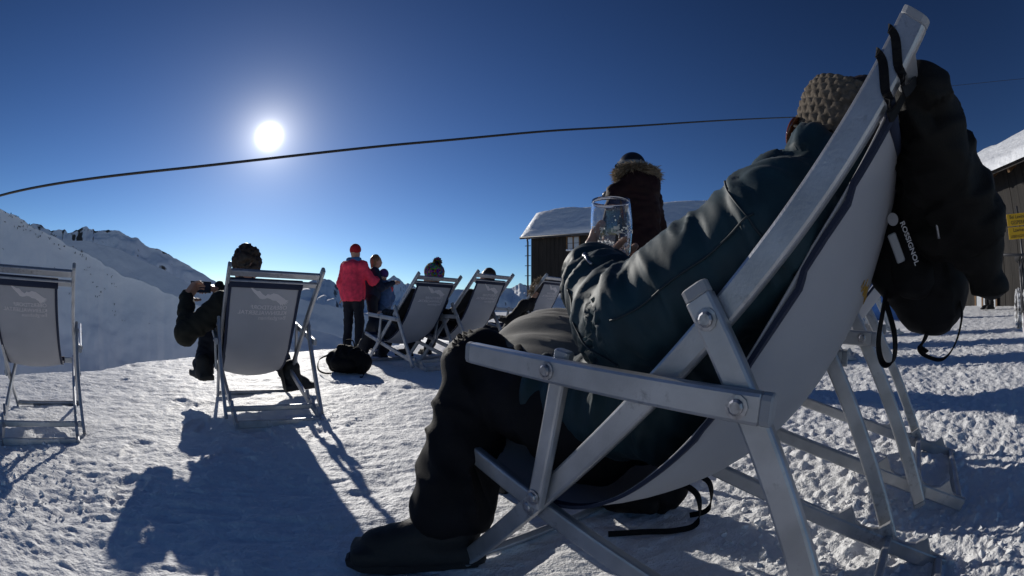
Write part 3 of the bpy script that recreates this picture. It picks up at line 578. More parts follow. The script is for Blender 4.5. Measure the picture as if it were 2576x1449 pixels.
# ---- the sitter in the nearest chair
teal = mat('teal_shell', (.011, .034, .047), .62, var=.3, vscale=14, bump=.22, bscale=900, sheen=.06, spec=.3)
char = mat('charcoal_trousers', (.0075, .0075, .0095), .75, var=.3, vscale=14, bump=.5, bscale=380, sheen=.0, spec=.2)
sunlit_hem = mat('sunlit_hem_grey', (.105, .10, .092), .8, var=.2, vscale=18, bump=.5, bscale=420, sheen=.2)  # hem over the lap: sunlight on dark cloth put in as a paler grey
CLAMP[0] = CH['fg'][2]; Mf = CH['fg'][1]; J, P = sitting(Mf)
J.update(head=P(-.752, .02, .868), neck=P(-.69, .0, .77), chest=P(-.575, 0, .63), pelvis=P(-.265, 0, .395),
         face=tuple(Mf.to_3x3() @ Vector((-.05, .86, .50))), up=tuple(Mf.to_3x3() @ Vector((0, -.50, .86))),
         shL=P(-.625, -.16, .69), elL=P(-.385, -.205, .565), wrL=P(-.245, -.115, .65), shR=P(-.62, .14, .70), elR=P(-.44, .18, .57), wrR=P(-.19, .14, .54),
         hipL=P(-.23, -.09, .35), hipR=P(-.23, .09, .35), knR=P(.135, .10, .50), anR=P(.32, .12, .10), toeR=P(.47, .13, .065))
J['knL'] = Vector((-.075, 1.075, .475)); J['anL'] = Vector((-.140, .955, .125)); J['toeL'] = Vector((-.295, .915, .075))
J['hdL'] = tuple(Vector((.55, .75, .25))); J['hnL'] = (.5, -.2, .4); J['curlL'] = .62; J['thL'] = -1
extra = [cap(P(-.60, -.02, .625), .105, P(-.42, -.01, .50), .11, .07), cap(P(-.63, -.12, .69), .08, P(-.50, -.17, .62), .072, .05), cap(P(-.50, -.17, .62), .072, P(-.40, -.20, .565), .066, .04), cap(P(-.40, -.20, .565), .066, P(-.26, -.13, .64), .054, .04),
         cap(P(-.37, -.02, .45), .115, P(-.14, .03, .45), .10, .06), cap(P(-.37, -.10, .42), .10, P(-.15, -.11, .41), .09, .05), cap(P(-.655, -.07, .765), .062, P(-.61, .08, .77), .062, .04), cap(P(-.675, -.065, .80), .045, P(-.635, .05, .80), .045, .03), cap(P(-.60, -.09, .775), .042, P(-.56, .0, .765), .045, .03), cap(P(-.72, -.07, .80), .046, P(-.67, -.07, .825), .040, .03)]
sit, HF, hc = person('person leaning back in the nearest chair, teal jacket, knitted headband, holding a beer glass', J, dict(trousers=char, jacket=teal, extra=extra, bulk=.115, hemr=.12, chr=.115, seatr=.115, tcut=[(Vector((0, 0, .125)), (0, 0, -1))], tamp=.011, thi=9, toct=2, tv=.7, flare=.090, famp=.0085, flo=5, fhi=16, jv=.45, octs=2, fine=.0028, it=2, seed=4, hair='hair_d', hair_len=.05), 1.0, .014)
hp_ = spline([(-.20, .565, 0), (-.12, .585, 0), (-.03, .59, 0), (.05, .575, 0), (.105, .54, 0), (.14, .48, 0), (.15, .41, 0), (.14, .355, 0)], 12); nv_ = 110; nu_ = len(hp_); hv_ = []
for a_, q_0 in enumerate(hp_):
    ua = a_ / (nu_ - 1)
    for b_ in range(nv_):
        vv_ = -1 + 2 * b_ / (nv_ - 1); n0 = float(vnoise2(np.array([vv_ * 13 + .8 * math.sin(ua * 4)]), np.array([ua * 1.6]), 3)[0]); n1_ = float(vnoise2(np.array([vv_ * 5 + ua]), np.array([ua * 2.0]), 4)[0])
        dr_0 = .0095 * (1 - 2 * abs(n0)) * min(1, ua * 4) + .010 * n1_; drop = .085 * vv_ ** 2 + (.12 * max(0, -vv_ - .45) ** 1.2); sh_ = .03 * vv_
        hv_.append(P(q_0[0] + sh_ + dr_0 * ua, .03 + .205 * vv_ - .02 * ua * (vv_ < 0), q_0[1] - drop + dr_0 * (1 - .6 * ua)))
hid = np.arange(nu_ * nv_).reshape(nu_, nv_); hf_ = np.stack([hid[:-1, :-1], hid[1:, :-1], hid[1:, 1:], hid[:-1, 1:]], -1).reshape(-1, 4); mesh('jacket_hem', np.array([tuple(q) for q in hv_]), hf_, sunlit_hem, sit, True, True)
tb = MB(); dB = (J['toeL'] - J['anL']); dB.z = 0; dB.normalize(); sB = Vector((-dB.y, dB.x, 0)); cB = J['anL'].lerp(J['toeL'], .5); cB.z = gnd(cB.x, cB.y) + .004
pr_ = [(-.135, .036), (-.15, .0), (-.135, -.036), (-.03, -.035), (.06, -.047), (.12, -.04), (.15, -.015), (.152, .015), (.12, .042), (.06, .048), (-.03, .036)]
mesh('sole', *ring_loft([[cB + dB * a * k_ + sB * b * k_ + Vector((0, 0, z_)) for a, b in pr_] for z_, k_ in ((0, .98), (.004, 1.04), (.022, 1.05), (.028, 1.0))]), mat('sole_rubber', (.016, .015, .015), .8, bump=.4, bscale=90), sit, False, True)
for q in range(5):
    c_0 = J['anL'].lerp(J['toeL'], .22 + .13 * q) + Vector((0, 0, .055 - .008 * q)); tb = MB(); tb.add(*tube_vf(spline([c_0 - sB * .032 - Vector((0, 0, .012)), c_0 + dB * .006, c_0 + sB * .032 - Vector((0, 0, .012))], 5), .0032, 6)); tb.build('lace', mat('lace', (.05, .05, .05), .8), sit, True, True)
CLAMP[0] = None
jv_ = next(c for c in sit.children if c.name.split('.')[0] == 'jacket'); jco = np.zeros(len(jv_.data.vertices) * 3, np.float32); jv_.data.vertices.foreach_get('co', jco); jco = jco.reshape(-1, 3); jno = np.zeros_like(jco).ravel(); jv_.data.vertices.foreach_get('normal', jno); jno = jno.reshape(-1, 3)
def snap(pts, off=.0012):
    out = []
    for p in pts: i_ = ((jco - V3(p)) ** 2).sum(1).argmin(); out.append(jco[i_] + jno[i_] * off)
    out = np.array(out)
    for _ in range(3): out[1:-1] = .5 * out[1:-1] + .25 * (out[:-2] + out[2:])
    return [Vector(q) for q in out]
seamm = mat('seam_tape', (.006, .018, .026), .6)
for q in ([(-.62, -.26, .70), (-.52, -.28, .63), (-.42, -.30, .57)], [(-.42, -.28, .50), (-.34, -.27, .55), (-.27, -.22, .62)], [(-.66, -.20, .62), (-.62, -.26, .68), (-.56, -.22, .76), (-.54, -.12, .78)], [(-.50, -.05, .74), (-.42, -.03, .64), (-.33, -.02, .58)]):
    tb = MB(); tb.add(*tube_vf(snap(spline([P(*w_) for w_ in q], 14)), .0017, 6)); tb.build('seam', seamm, sit, True, True)
wv = (J['wrL'] - J['elL']).normalized(); wc = J['wrL'] + wv * .006; sx_ = wv.cross(Vector((0, 0, 1))).normalized(); sy_ = wv.cross(sx_)
mesh('cuff', *ring_loft([[wc + wv * d_0 + (sx_ * math.cos(a_) + sy_ * math.sin(a_)) * r_0 for a_ in np.linspace(0, 2 * math.pi, 25)[:-1]] for d_0, r_0 in ((-.014, .050), (-.012, .0615), (.0, .0625), (.026, .056), (.030, .050), (.028, .040))], False), seamm, sit, True, True)
tb = MB(); tb.add(*tube_vf(snap(spline([P(-.31, -.20, .665), P(-.29, -.19, .675), P(-.27, -.17, .68)], 6), .003), .0028, 6)); tb.build('zip_pull', M['bolt'], sit, True, True)
# knitted headband with rows of stitches
cb = V3(hc) + HF @ np.array([0, .012, .022]); tv, tf = [], []; nA, nB = 320, 64
for i in range(nA):
    a = 2 * math.pi * i / nA
    for j in range(nB):
        b = 2 * math.pi * j / nB; hh = .055 * math.sin(b); th = .010 * math.cos(b)
        row = hh / .0145; st = .0075 * (abs(math.sin(a * 15 + (math.pi / 2 if int(math.floor(row)) % 2 else 0))) ** .6) * (abs(math.sin(row * math.pi)) ** .6) if math.cos(b) > -.2 else 0
        rr = 1 - .25 * max(0, hh / .06) ** 2 * .5; r = np.array([(.084 * rr + th + st) * math.cos(a), (.099 * rr + th + st) * math.sin(a), hh]); tv.append(cb + HF @ r)
        tf.append((i * nB + j, ((i + 1) % nA) * nB + j, ((i + 1) % nA) * nB + (j + 1) % nB, i * nB + (j + 1) % nB))
mesh('headband', tv, tf, mat('grey_beige_knit', (.125, .105, .085), .95, var=.3, vscale=90, bump=.25, bscale=500, spec=.1), sit)
amber = mat('amber_lens', (.14, .035, .008), .08, spec=.8)
for t in (-1, 1):
    c = V3(hc) + HF @ np.array([t * .036, .112, -.046]); lv, lf = blob([ell(c, (.034, .009, .030), HF, .01)], .0035); mesh('lens', lv, lf, amber, sit)
tb = MB(); 
for t in (-1, 1): tb = MB(); tb.add(*tube_vf([V3(hc) + HF @ np.array([t * .068, .104, -.042]), V3(hc) + HF @ np.array([t * .088, .03, -.03]), V3(hc) + HF @ np.array([t * .085, -.03, -.012])], .0035, 6)); tb.build('glasses_arm', M['black'], sit, True, True)
for p, q in (((-.605, -.105, .79), (-.595, -.10, .815)),):
    tb = MB(); a, b = P(*p), P(*q); tb.add(*tube_vf([a, a.lerp(b, .5) + Vector((0, 0, .006)), b], [.007, .010, .006], 8)); tb.build('collar_toggle', M['black'], sit, True, True)
tb = MB(); tb.add(*tube_vf(spline([P(-.61, -.15, .765), P(-.57, -.165, .73), P(-.55, -.16, .75), P(-.57, -.13, .785), P(-.60, -.11, .80)], 6), .0016, 6)); tb.build('draw_cord', M['black'], sit, True, True)
# ---- beer glass in the sitter's hand
gp = P(-.237, -.05, .60); gl = empty('beer_glass', gp); tag(gl, 'nearly empty beer glass with foam streaks, held by the sitter in teal', 'beer glass')
gm = bpy.data.materials.new('clear_glass'); gm.use_nodes = True; b_ = gm.node_tree.nodes['Principled BSDF']; b_.inputs['Transmission Weight'].default_value = 1; b_.inputs['Roughness'].default_value = .02; b_.inputs['IOR'].default_value = 1.47; b_.inputs['Base Color'].default_value = (.97, .98, 1, 1)
outer = [(.026, 0), (.0285, .004), (.029, .03), (.032, .07), (.038, .11), (.0425, .145), (.0428, .17), (.0405, .205), (.0395, .2135)]
inner = [(.0378, .2135), (.0388, .205), (.0410, .17), (.0406, .145), (.036, .11), (.030, .07), (.0265, .03), (.025, .014), (.004, .011)]
v, f = lathe_vf(outer + inner, 48); mesh('glass', v, f, gm, gl, True, False)
foam = mat('beer_foam', (.86, .84, .78), .8, bump=.5, bscale=300, trans=.45); beer = mat('beer', (.42, .17, .02), .2, spec=.5)
pr_in = np.array(outer); zz = np.linspace(.092, .195, 90); fv, ff = [], []; na_ = 180
for i, z in enumerate(zz):
    r0 = np.interp(z, pr_in[:, 1], pr_in[:, 0]) + .0004
    for j in range(na_): a = 2 * math.pi * j / na_; fv.append((r0 * math.cos(a), r0 * math.sin(a), z))
fq = np.array(fv); n1 = fbm(fq * np.array([60, 60, 62.]), 3, .55, seed=5) ; n2 = fbm(fq * 260, 2, seed=8); lvl = (fq[:, 2] - .092) / .103
msk = (n1 > np.interp(lvl, [0, .12, .3, .42, .55, .66, 1], [-.2, .02, .20, .05, .12, .65, 2.])) & (np.abs(n1 - .55) > .12); msk |= (n2 > .74) & (lvl < .95); msk |= lvl < .03
for i in range(len(zz) - 1):
    for j in range(na_):
        q = [i * na_ + j, i * na_ + (j + 1) % na_, (i + 1) * na_ + (j + 1) % na_, (i + 1) * na_ + j]
        if msk[q].sum() >= 3: ff.append(tuple(q[::-1]))
us = sorted({i for q in ff for i in q}); mp_ = {u: i for i, u in enumerate(us)}
mesh('foam_streaks', [fv[u] for u in us], [tuple(mp_[i] for i in q) for q in ff], foam, gl, True, False)
mesh('foam_head', *lathe_vf([(.0005, .086), (.0318, .086), (.0330, .0940), (.024, .0955), (.0005, .0948)], 32), foam, gl, True, False)
mesh('beer', *lathe_vf([(.0005, .0125), (.0246, .0165), (.0262, .03), (.0294, .0695), (.0317, .0855), (.0005, .0855)], 32), beer, gl, True, False)
# ---- the curly-haired person photographing from the middle chair
olive = cloth((.020, .019, .014), name='dark_olive_jacket'); navyt = cloth((.012, .014, .022), name='navy_trousers'); blackc = cloth((.011, .011, .012), name='black_jacket')
CLAMP[0] = CH['mid'][2]; Mm = CH['mid'][1]; J, P = sitting(Mm, .0, -.06)
hp = place(619, 668, 2.84); J.update(head=hp, neck=place(622, 735, 2.90), chest=place(640, 800, 2.92), elL=place(468, 838, 2.86), wrL=place(470, 748, 3.02), elR=place(560, 800, 3.15), wrR=place(553, 728, 3.20), shL=place(560, 772, 2.88), shR=place(690, 772, 3.05), face=(-.62, .75, .05), up=(0, 0, 1))
J['hdL'] = tuple(place(497, 712, 3.08) - J['wrL']); J['hnL'] = (.7, .2, -.2); J['hdR'] = tuple(place(516, 722, 3.14) - J['wrR']); J['hnR'] = (-.3, -.5, -.3); J['curlL'] = .5; J['curlR'] = .4
J['anL'] = place(512, 935, 3.20); J['toeL'] = place(497, 915, 3.33); J['knL'] = place(530, 845, 3.32); J['anR'] = place(735, 950, 3.22); J['toeR'] = place(765, 962, 3.30); J['knR'] = place(700, 900, 3.45)
person('person with curly brown hair taking a photo from the middle chair', J, dict(trousers=navyt, jacket=olive, hair='hair_d', curls=.016, seed=2, bulk=.15), 1.0, .014)
pc = place(505, 722, 3.09); ph = empty('phone', pc); tag(ph, 'dark phone held up by the curly-haired person', 'phone')
fr = Matrix(frame((-.62, .75, .2), (0, 0, 1)).tolist()).to_4x4(); fr.translation = pc; ph.matrix_world = fr
mesh('case', *bar_vf((-.072, 0, 0), (.072, 0, 0), (0, 1, 0), .072, .009, .004), M['rubber'], ph, False, False); mesh('screen', *box_vf((-.064, -.0062, -.031), (.064, -.0046, .031)), mat('phone_screen', (.02, .03, .05), .1), ph, False, False)
CLAMP[0] = None
# ---- standing group by the edge
redc = cloth((.82, .055, .11), name='coral_red_jacket'); bluec = cloth((.06, .16, .34), name='blue_collar'); redh = cloth((.40, .015, .025), bs=120, name='red_knit')
p0 = place(888, 893, 6.5); J, k, Q, f, r = stand(p0.x, p0.y, 12, 1.46); J['elR'] = Q(.30, .12, 1.15); J['wrR'] = Q(.30, .34, 1.22)
b1, HF1, h1 = person('person in coral red jacket and red hat standing beside a black backpack', J, dict(trousers=navyt, jacket=redc, bulk=.185, hemr=.19, famp=.006, cutz=-.13, extra=[cap(Q(-.08, -.13, 1.40), .07 * k, Q(.08, -.13, 1.40), .07 * k, .04), cap(Q(0, 0, 1.0), .19 * k, Q(0, 0, .86), .195 * k, .05)]), k, .02)
soft('hat', [ell(V3(h1) + np.array([0, 0, .045]) * k, np.array([.098, .108, .105]) * k, HF1, .02)], .014, redh, b1, cut=[(V3(h1) + HF1 @ np.array([0, .02, .0]), HF1 @ np.array([0, .25, -1.]))])
soft('collar', [cap(Q(-.10, -.02, 1.50), .05 * k, Q(.10, -.02, 1.50), .05 * k, .04), cap(Q(-.07, .06, 1.49), .045 * k, Q(.07, .06, 1.49), .045 * k, .04)], .014, bluec, b1)
p1 = place(935, 893, 6.75); J, k, Q, f, r = stand(p1.x, p1.y, 70, 1.36, lean=.06); J['elL'] = Q(-.25, .14, 1.12); J['wrL'] = Q(-.12, .36, 1.22); J['elR'] = Q(.25, .14, 1.12); J['wrR'] = Q(.12, .36, 1.22)
person('long-haired person in dark navy jacket standing behind the red-jacketed person', J, dict(trousers=navyt, jacket=cloth((.012, .02, .045), name='navy_jacket'), hair='hair_b', hair_len=.13), k, .022)
p2 = place(955, 890, 6.9); J, k, Q, f, r = stand(p2.x + .06, p2.y, -60, 1.14); J['elL'] = Q(-.25, .12, 1.15); J['wrL'] = Q(-.12, .28, 1.25)
b2, HF2, h2 = person('child in a purple hat and blue jacket facing the long-haired person', J, dict(trousers=cloth((.03, .06, .12), name='blue_trousers'), jacket=cloth((.05, .10, .22), name='blue_jacket')), k, .022)
soft('hat', [ell(V3(h2) + np.array([0, 0, .03]) * k, np.array([.112, .12, .125]) * k, HF2, .02)], .014, cloth((.07, .03, .16), name='purple_knit'), b2, cut=[(V3(h2) + HF2 @ np.array([0, .02, -.01]), HF2 @ np.array([0, .35, -1.]))])
soft('jacket_yoke', [cap(Q(-.15, -.02, 1.33), .10 * k, Q(.15, -.02, 1.33), .10 * k, .04)], .016, cloth((.42, .05, .08), name='red_yoke'), b2)
# ---- bobble-hat sitter and the sitters of the two chairs behind
CLAMP[0] = CH['P1'][2]; Mp = CH['P1'][1]; J, P = sitting(Mp, -.035, .06); b3, HF3, h3 = person('sitter whose rainbow bobble hat sticks up over the chair back', J, dict(trousers=navyt, jacket=blackc), .95, .022)
CLAMP[0] = None
rb = bpy.data.materials.new('rainbow_knit'); rb.use_nodes = True; nt_ = rb.node_tree; no = nt_.nodes.new('ShaderNodeTexVoronoi'); no.inputs['Scale'].default_value = 55; hs_ = nt_.nodes.new('ShaderNodeHueSaturation'); co_ = nt_.nodes.new('ShaderNodeTexCoord')
nt_.links.new(co_.outputs['Object'], no.inputs['Vector']); nt_.links.new(no.outputs['Color'], hs_.inputs['Color']); hs_.inputs['Saturation'].default_value = 1.7; hs_.inputs['Value'].default_value = .28; nt_.links.new(hs_.outputs[0], nt_.nodes['Principled BSDF'].inputs['Base Color']); nt_.nodes['Principled BSDF'].inputs['Roughness'].default_value = .9
ho = soft('bobble_hat', [ell(V3(h3) + HF3 @ np.array([0, -.0, .05]), (.098, .11, .10), HF3, .02)], .012, rb, b3, .004, 40, 40)
hv = V3(h3) + HF3 @ np.array([-.03, -.03, .17]); sv, sf = [], []
for i in range(500):
    d = rng.normal(size=3); d /= np.linalg.norm(d); s_ = np.cross(d, [.3, .5, .7]); s_ /= np.linalg.norm(s_); L = .035 + .016 * rng.random(); b = len(sv); sv += [hv + s_ * .004, hv - s_ * .004, hv + d * L - s_ * .004, hv + d * L + s_ * .004]; sf.append((b, b + 1, b + 2, b + 3))
bo = mesh('bobble', sv, sf, rb, b3, False, True); bo['kind'] = 'stuff'
CLAMP[0] = CH['P2'][2]; Mp = CH['P2'][1]; J, P = sitting(Mp, -.02, .04); J['chest'] += Vector((-.03,.03,.05)); J['pelvis'] += Vector((-.02,.02,.05)); person('sitter lying low behind the upright deck chair canvas', J, dict(trousers=navyt, jacket=blackc, hair='hair_d', bulk=.13), .80, .022)
CLAMP[0] = None
def fur(name, base, n, L, col, parent, seed=0, wid=.0025, down=.3, jit=.5):
    """tufts standing off the points of a line: base = list of (point, outward direction)"""
    r_ = np.random.default_rng(seed); v, f = [], []
    for i in range(n):
        u = r_.random() * (len(base) - 1); a = int(u); t = u - a; p = V3(base[a][0]) * (1 - t) + V3(base[a + 1][0]) * t; d = V3(base[a][1]) * (1 - t) + V3(base[a + 1][1]) * t
        d = d + r_.normal(size=3) * jit + np.array([0, 0, -down * r_.random()]); d /= np.linalg.norm(d); s = np.cross(d, r_.normal(size=3)); s /= np.linalg.norm(s); q = p + r_.normal(size=3) * .012; l = L * (.6 + .6 * r_.random()); b = len(v)
        v += [q - s * wid, q + s * wid, q + d * l * .6 + s * wid * .7 + np.array([0, 0, -.1 * l]), q + d * l + np.array([0, 0, -.3 * l])]; f.append((b, b + 1, b + 2, b + 3))
    o = mesh(name, v, f, col, parent, False, True); o['kind'] = 'stuff'; return o
furm = mat('tan_fur', (.27, .215, .15), .8, var=.4, vscale=40, trans=.25)
CLAMP[0] = CH['P3'][2]; Mp = CH['P3'][1]; J, P = sitting(Mp, -.17, -.20); b5, HF5, h5 = person('sitter with tan fur hood in the farthest deck chair', J, dict(trousers=navyt, jacket=blackc, hair='hair_d', bulk=.13), .75, .024)
CLAMP[0] = None
base = [(V3(h5) + HF5 @ np.array([.11 * math.cos(a), -.01, .12 * math.sin(a)]), HF5 @ np.array([math.cos(a), .2, math.sin(a)])) for a in np.linspace(-.6, math.pi + .6, 14)]
fur('fur_trim', base, 900, .06, furm, b5, 4)
CLAMP[0] = None
# ---- standing person in the dark red parka
parka = cloth((.011, .0012, .002), name='dark_red_parka'); px_, py_ = .955, 3.44; J, k, Q, f, r = stand(px_, py_, -25, 1.74)
J['elL'] = Q(-.27, .05, 1.13); J['wrL'] = Q(-.12, .24, 1.12); J['elR'] = Q(.28, .03, 1.12); J['wrR'] = Q(.14, .24, 1.10)
b6, HF6, h6 = person('person in dark red fur-hooded parka standing behind the beer glass', J, dict(trousers=blackc, jacket=parka, bulk=.18, hemr=.19, famp=.008, extra=[cap(Q(0, 0, 1.05), .185, Q(0, 0, .72), .20, .06), cap(Q(-.07, -.08, 1.50), .10, Q(.07, -.08, 1.50), .10, .05), cap(Q(0, -.05, 1.42), .15, Q(0, -.02, 1.30), .17, .06)]), k, .016)
soft('ski_helmet', [ell(V3(h6) + HF6 @ np.array([0, -.004, .035]), (.105, .122, .115), HF6, .02)], .010, mat('black_helmet', (.012, .012, .014), .35), b6, cut=[(V3(h6) + HF6 @ np.array([0, .0, -.02]), HF6 @ np.array([0, .3, -1.]))])
gb = [V3(h6) + HF6 @ np.array([.109 * math.cos(a), .126 * math.sin(a), .045 + .012 * math.sin(a)]) for a in np.linspace(0, 2 * math.pi, 33)]
mesh('goggle_strap', *ribbon_vf(gb, HF6[:, 2], .035, .004), mat('grey_strap', (.16, .17, .18), .7), b6)
soft('goggles', [ell(V3(h6) + HF6 @ np.array([0, .115, .05]), (.085, .03, .042), HF6, .01)], .008, mat('goggle_lens', (.02, .02, .03), .08), b6)
base = []
for a in np.linspace(-1.15, math.pi + 1.15, 22): base.append((V3(Q(0, -.06, 1.555)) + np.array([r.x, r.y, 0]) * .145 * math.cos(a) + np.array([f.x, f.y, 0]) * (.02 - .09 * math.sin(a)) + np.array([0, 0, .02 + .025 * math.sin(a)]), np.array([r.x, r.y, 0]) * math.cos(a) - np.array([f.x, f.y, 0]) * math.sin(a) * .6 + np.array([0, 0, .5])))
fur('fur_trim', base, 5200, .075, furm, b6, 9, .0022)
# ------------------------------------------------------------------ things hung on and lying by the nearest chair
P = lambda s, t, z: Mf @ Vector((t, s, z))
khaki = mat('black_shell_jacket', (.0065, .006, .0052), .7, var=.35, vscale=12, bump=.4, bscale=320, spec=.22)
hj = empty('hanging_jacket', P(-.95, -.1, 1.0)); tag(hj, 'black ski jacket hanging from the top of the nearest deck chair', 'jacket')
B_ = lambda px, py, d: place(px, py, d)
js = [cap(B_(2318, 195, .74), .034, B_(2320, 290, .75), .048, .04), cap(B_(2330, 280, .75), .045, B_(2365, 420, .77), .058, .05), cap(B_(2370, 400, .77), .052, B_(2440, 560, .79), .058, .05), cap(B_(2440, 540, .79), .055, B_(2487, 690, .80), .036, .04),
      cap(B_(2265, 330, .80), .034, B_(2290, 400, .82), .045, .04), cap(B_(2300, 420, .82), .05, B_(2340, 560, .82), .055, .05), cap(B_(2215, 330, .82), .026, B_(2280, 420, .84), .035, .03)]
soft('shell', js, .005, khaki, hj, .010, 6, 15, 31, iters=2, octs=2, fine=.002)
tb = MB(); tb.add(*tube_vf(spline([B_(2245, 160, .715), B_(2238, 240, .715), B_(2240, 320, .72), B_(2262, 345, .73)], 8), .0022, 6)); tb.build('piping', mat('grey_piping', (.12, .12, .11), .6), hj, True, True)
tb = MB(); tb.add(*tube_vf(spline([B_(2328, 395, .715), B_(2335, 440, .725), B_(2345, 500, .735), B_(2362, 600, .74)], 8), .0025, 6)); tb.build('zip', M['bolt'], hj, True, True)
R_, H_ = L_A * math.cos(.792), L_A * math.sin(.792); ad_ = Vector((0, -R_, H_)).normalized(); wn_ = Vector((0, ad_.z, -ad_.y))
for fa, fb, jt in ((.972, .935, (2312, 190, .74)), (.940, .905, (2290, 205, .75))):
    A_ = lambda f, t, w: Mf @ (Vector((t, -R_ * f, H_ * f)) + wn_ * w)
    tb = MB(); tb.add(*ribbon_vf(spline([A_(fa + .004, -.248, .0195), A_(fa + .002, -.262, .0215), A_(fa, -.2735, .0195), A_(fa - .006, -.2745, .008), A_(fb + .006, -.2745, -.010), A_(fb, -.2735, -.0195), A_(fb - .01, -.262, -.03), B_(*jt)], 5), Mf.to_3x3() @ (ad_ + wn_ * .5), .013, .0025)); tb.build('hanging_loop', M['black'], hj, False, True)
ye = mat('yellow_lining', (.36, .24, .01), .7)
tb = MB(); tb.add(*ribbon_vf([B_(2262, 195, .84), B_(2235, 235, .84), B_(2205, 275, .85), B_(2170, 335, .85)], (.2, .6, .3), .025, .003)); tb.build('lining', ye, hj, False, True)
tb = MB(); tb.add(*ribbon_vf([B_(2240, 160, .70), B_(2239, 180, .70)], (.8, -.3, 0), .018, .002)); tb.build('care_tag', mat('white_tag', (.6, .6, .6), .7), hj, False, True)
# backpack under the jacket
bk = empty('hanging_backpack', P(-.86, .12, .55)); tag(bk, 'black backpack with white lettering hanging below the black jacket', 'backpack')
bm_ = mat('black_nylon', (.0042, .0042, .005), .7, var=.3, vscale=20, bump=.5, bscale=500, spec=.2)
soft('body', [cap(B_(2290, 500, .88), .055, B_(2270, 640, .90), .075, .05), cap(B_(2290, 640, .90), .07, B_(2330, 740, .92), .07, .05), cap(B_(2340, 600, .92), .07, B_(2370, 730, .93), .06, .05)], .008, bm_, bk, .004, 8, 14, 41, iters=2)
soft('pocket', [cap(B_(2262, 590, .85), .038, B_(2300, 690, .85), .045, .03)], .007, bm_, bk, .002)
for nm, pts, w in (('shoulder_strap', [(2245, 640, .86), (2225, 760, .86), (2210, 860, .86), (2222, 915, .86), (2248, 905, .86), (2250, 840, .86), (2228, 760, .86)], .018), ('shoulder_strap', [(2352, 760, .90), (2325, 850, .90), (2312, 880, .89), (2340, 900, .89), (2375, 902, .88), (2405, 860, .88), (2420, 790, .88), (2410, 730, .89)], .010), ('webbing_end', [(2350, 800, .90), (2330, 850, .89), (2318, 872, .885), (2332, 886, .88)], .014)):
    tb = MB(); tb.add(*ribbon_vf(spline([B_(*q) for q in pts], 8), (.85, .3, .25), w, .003)); tb.build(nm, M['black'], bk, False, True)
tv_, tf_ = text_mesh('ROSSIGNOL', .02); wt = max(q[0] for q in tv_) - min(q[0] for q in tv_)
o0, o1 = B_(2264, 560, .772), B_(2302, 668, .772); ax_ = (o1 - o0); ln = ax_.length; ax_.normalize(); vw = (o0.lerp(o1, .5) - Vector((0, 0, CAM_H))).normalized(); up_ = vw.cross(ax_) * -1
if up_.x < 0: up_ = -up_
mesh('lettering', [o0.lerp(o1, .5) + ax_ * (q[0] / wt * ln) + up_ * (q[1] / wt * ln * .95) for q in tv_], tf_, mat('white_print', (.55, .55, .57), .7), bk, False, True)
tb = MB(); c0 = B_(2246, 552, .775); tb.add(*tube_vf([c0, c0 - vw * .003], .010, 16)); tb.build('badge', mat('grey_badge', (.3, .3, .32), .5), bk, False, True)
tb = MB(); tb.add(*bar_vf(B_(2242, 588, .78), B_(2268, 660, .78), vw, .016, .004, .003)); tb.build('buckle', M['cap'], bk, False, True)
# pack lying in the shadow below the seat
def pack_on_ground(name, label, cx, cy, w, d, h, yaw, straps, m, seed):
    z = gnd(cx, cy); o = empty(name, (cx, cy, z)); tag(o, label, 'backpack'); a = math.radians(yaw); ux, uy = Vector((math.cos(a), -math.sin(a), 0)), Vector((math.sin(a), math.cos(a), 0)); c = Vector((cx, cy, z)); G = lambda x, y, q: c + ux * x + uy * y + Vector((0, 0, q))
    soft('body', [cap(G(-w * .32, 0, h * .42), h * .42, G(w * .30, 0, h * .40), h * .40, .05), cap(G(-w * .1, d * .1, h * .62), h * .36, G(w * .18, 0, h * .55), h * .36, .05)], .011, m, o, .007, 7, 13, seed, iters=2)
    soft('pocket', [cap(G(-w * .2, -d * .38, h * .36), h * .24, G(w * .18, -d * .38, h * .34), h * .22, .03)], .011, m, o, .004, 8, 14, seed + 1)
    soft('lid', [cap(G(-w * .22, 0, h * .86), h * .16, G(w * .22, 0, h * .80), h * .15, .03)], .011, m, o, .004, 8, 14, seed + 2)
    for pts in straps:
        tb = MB(); tb.add(*ribbon_vf(spline([G(*q) for q in pts], 8), (.3, .5, .8), .016, .003)); tb.build('strap', M['black'], o, False, True)
    tb = MB(); tb.add(*tube_vf(spline([G(-.05, 0, h * .95), G(-.03, 0, h * 1.16), G(.04, 0, h * 1.16), G(.06, 0, h * .93)], 6), .006, 6)); tb.build('grab_handle', M['black'], o, True, True)
    return o
pack_on_ground('backpack', 'black backpack lying on the snow at the red-jacketed person\'s feet', -1.47, 4.02, .40, .24, .26, 10, [[(-.16, -.1, .17), (-.25, -.13, .12), (-.27, -.12, .03), (-.18, -.15, .005), (-.1, -.16, .012)], [(.17, -.08, .14), (.22, -.12, .06), (.235, -.17, .008), (.22, -.2, .006)]], bm_, 51)
pack_on_ground('backpack', 'dark backpack lying in the shadow under the nearest deck chair', .36, 1.21, .26, .20, .16, 30, [[(.12, -.06, .12), (.18, -.08, .09), (.19, -.1, .02), (.14, -.13, .006), (.06, -.16, .006), (-.02, -.2, .006)], [(.13, .0, .13), (.2, .0, .1), (.21, -.02, .03), (.16, -.03, .008)]], bm_, 61)
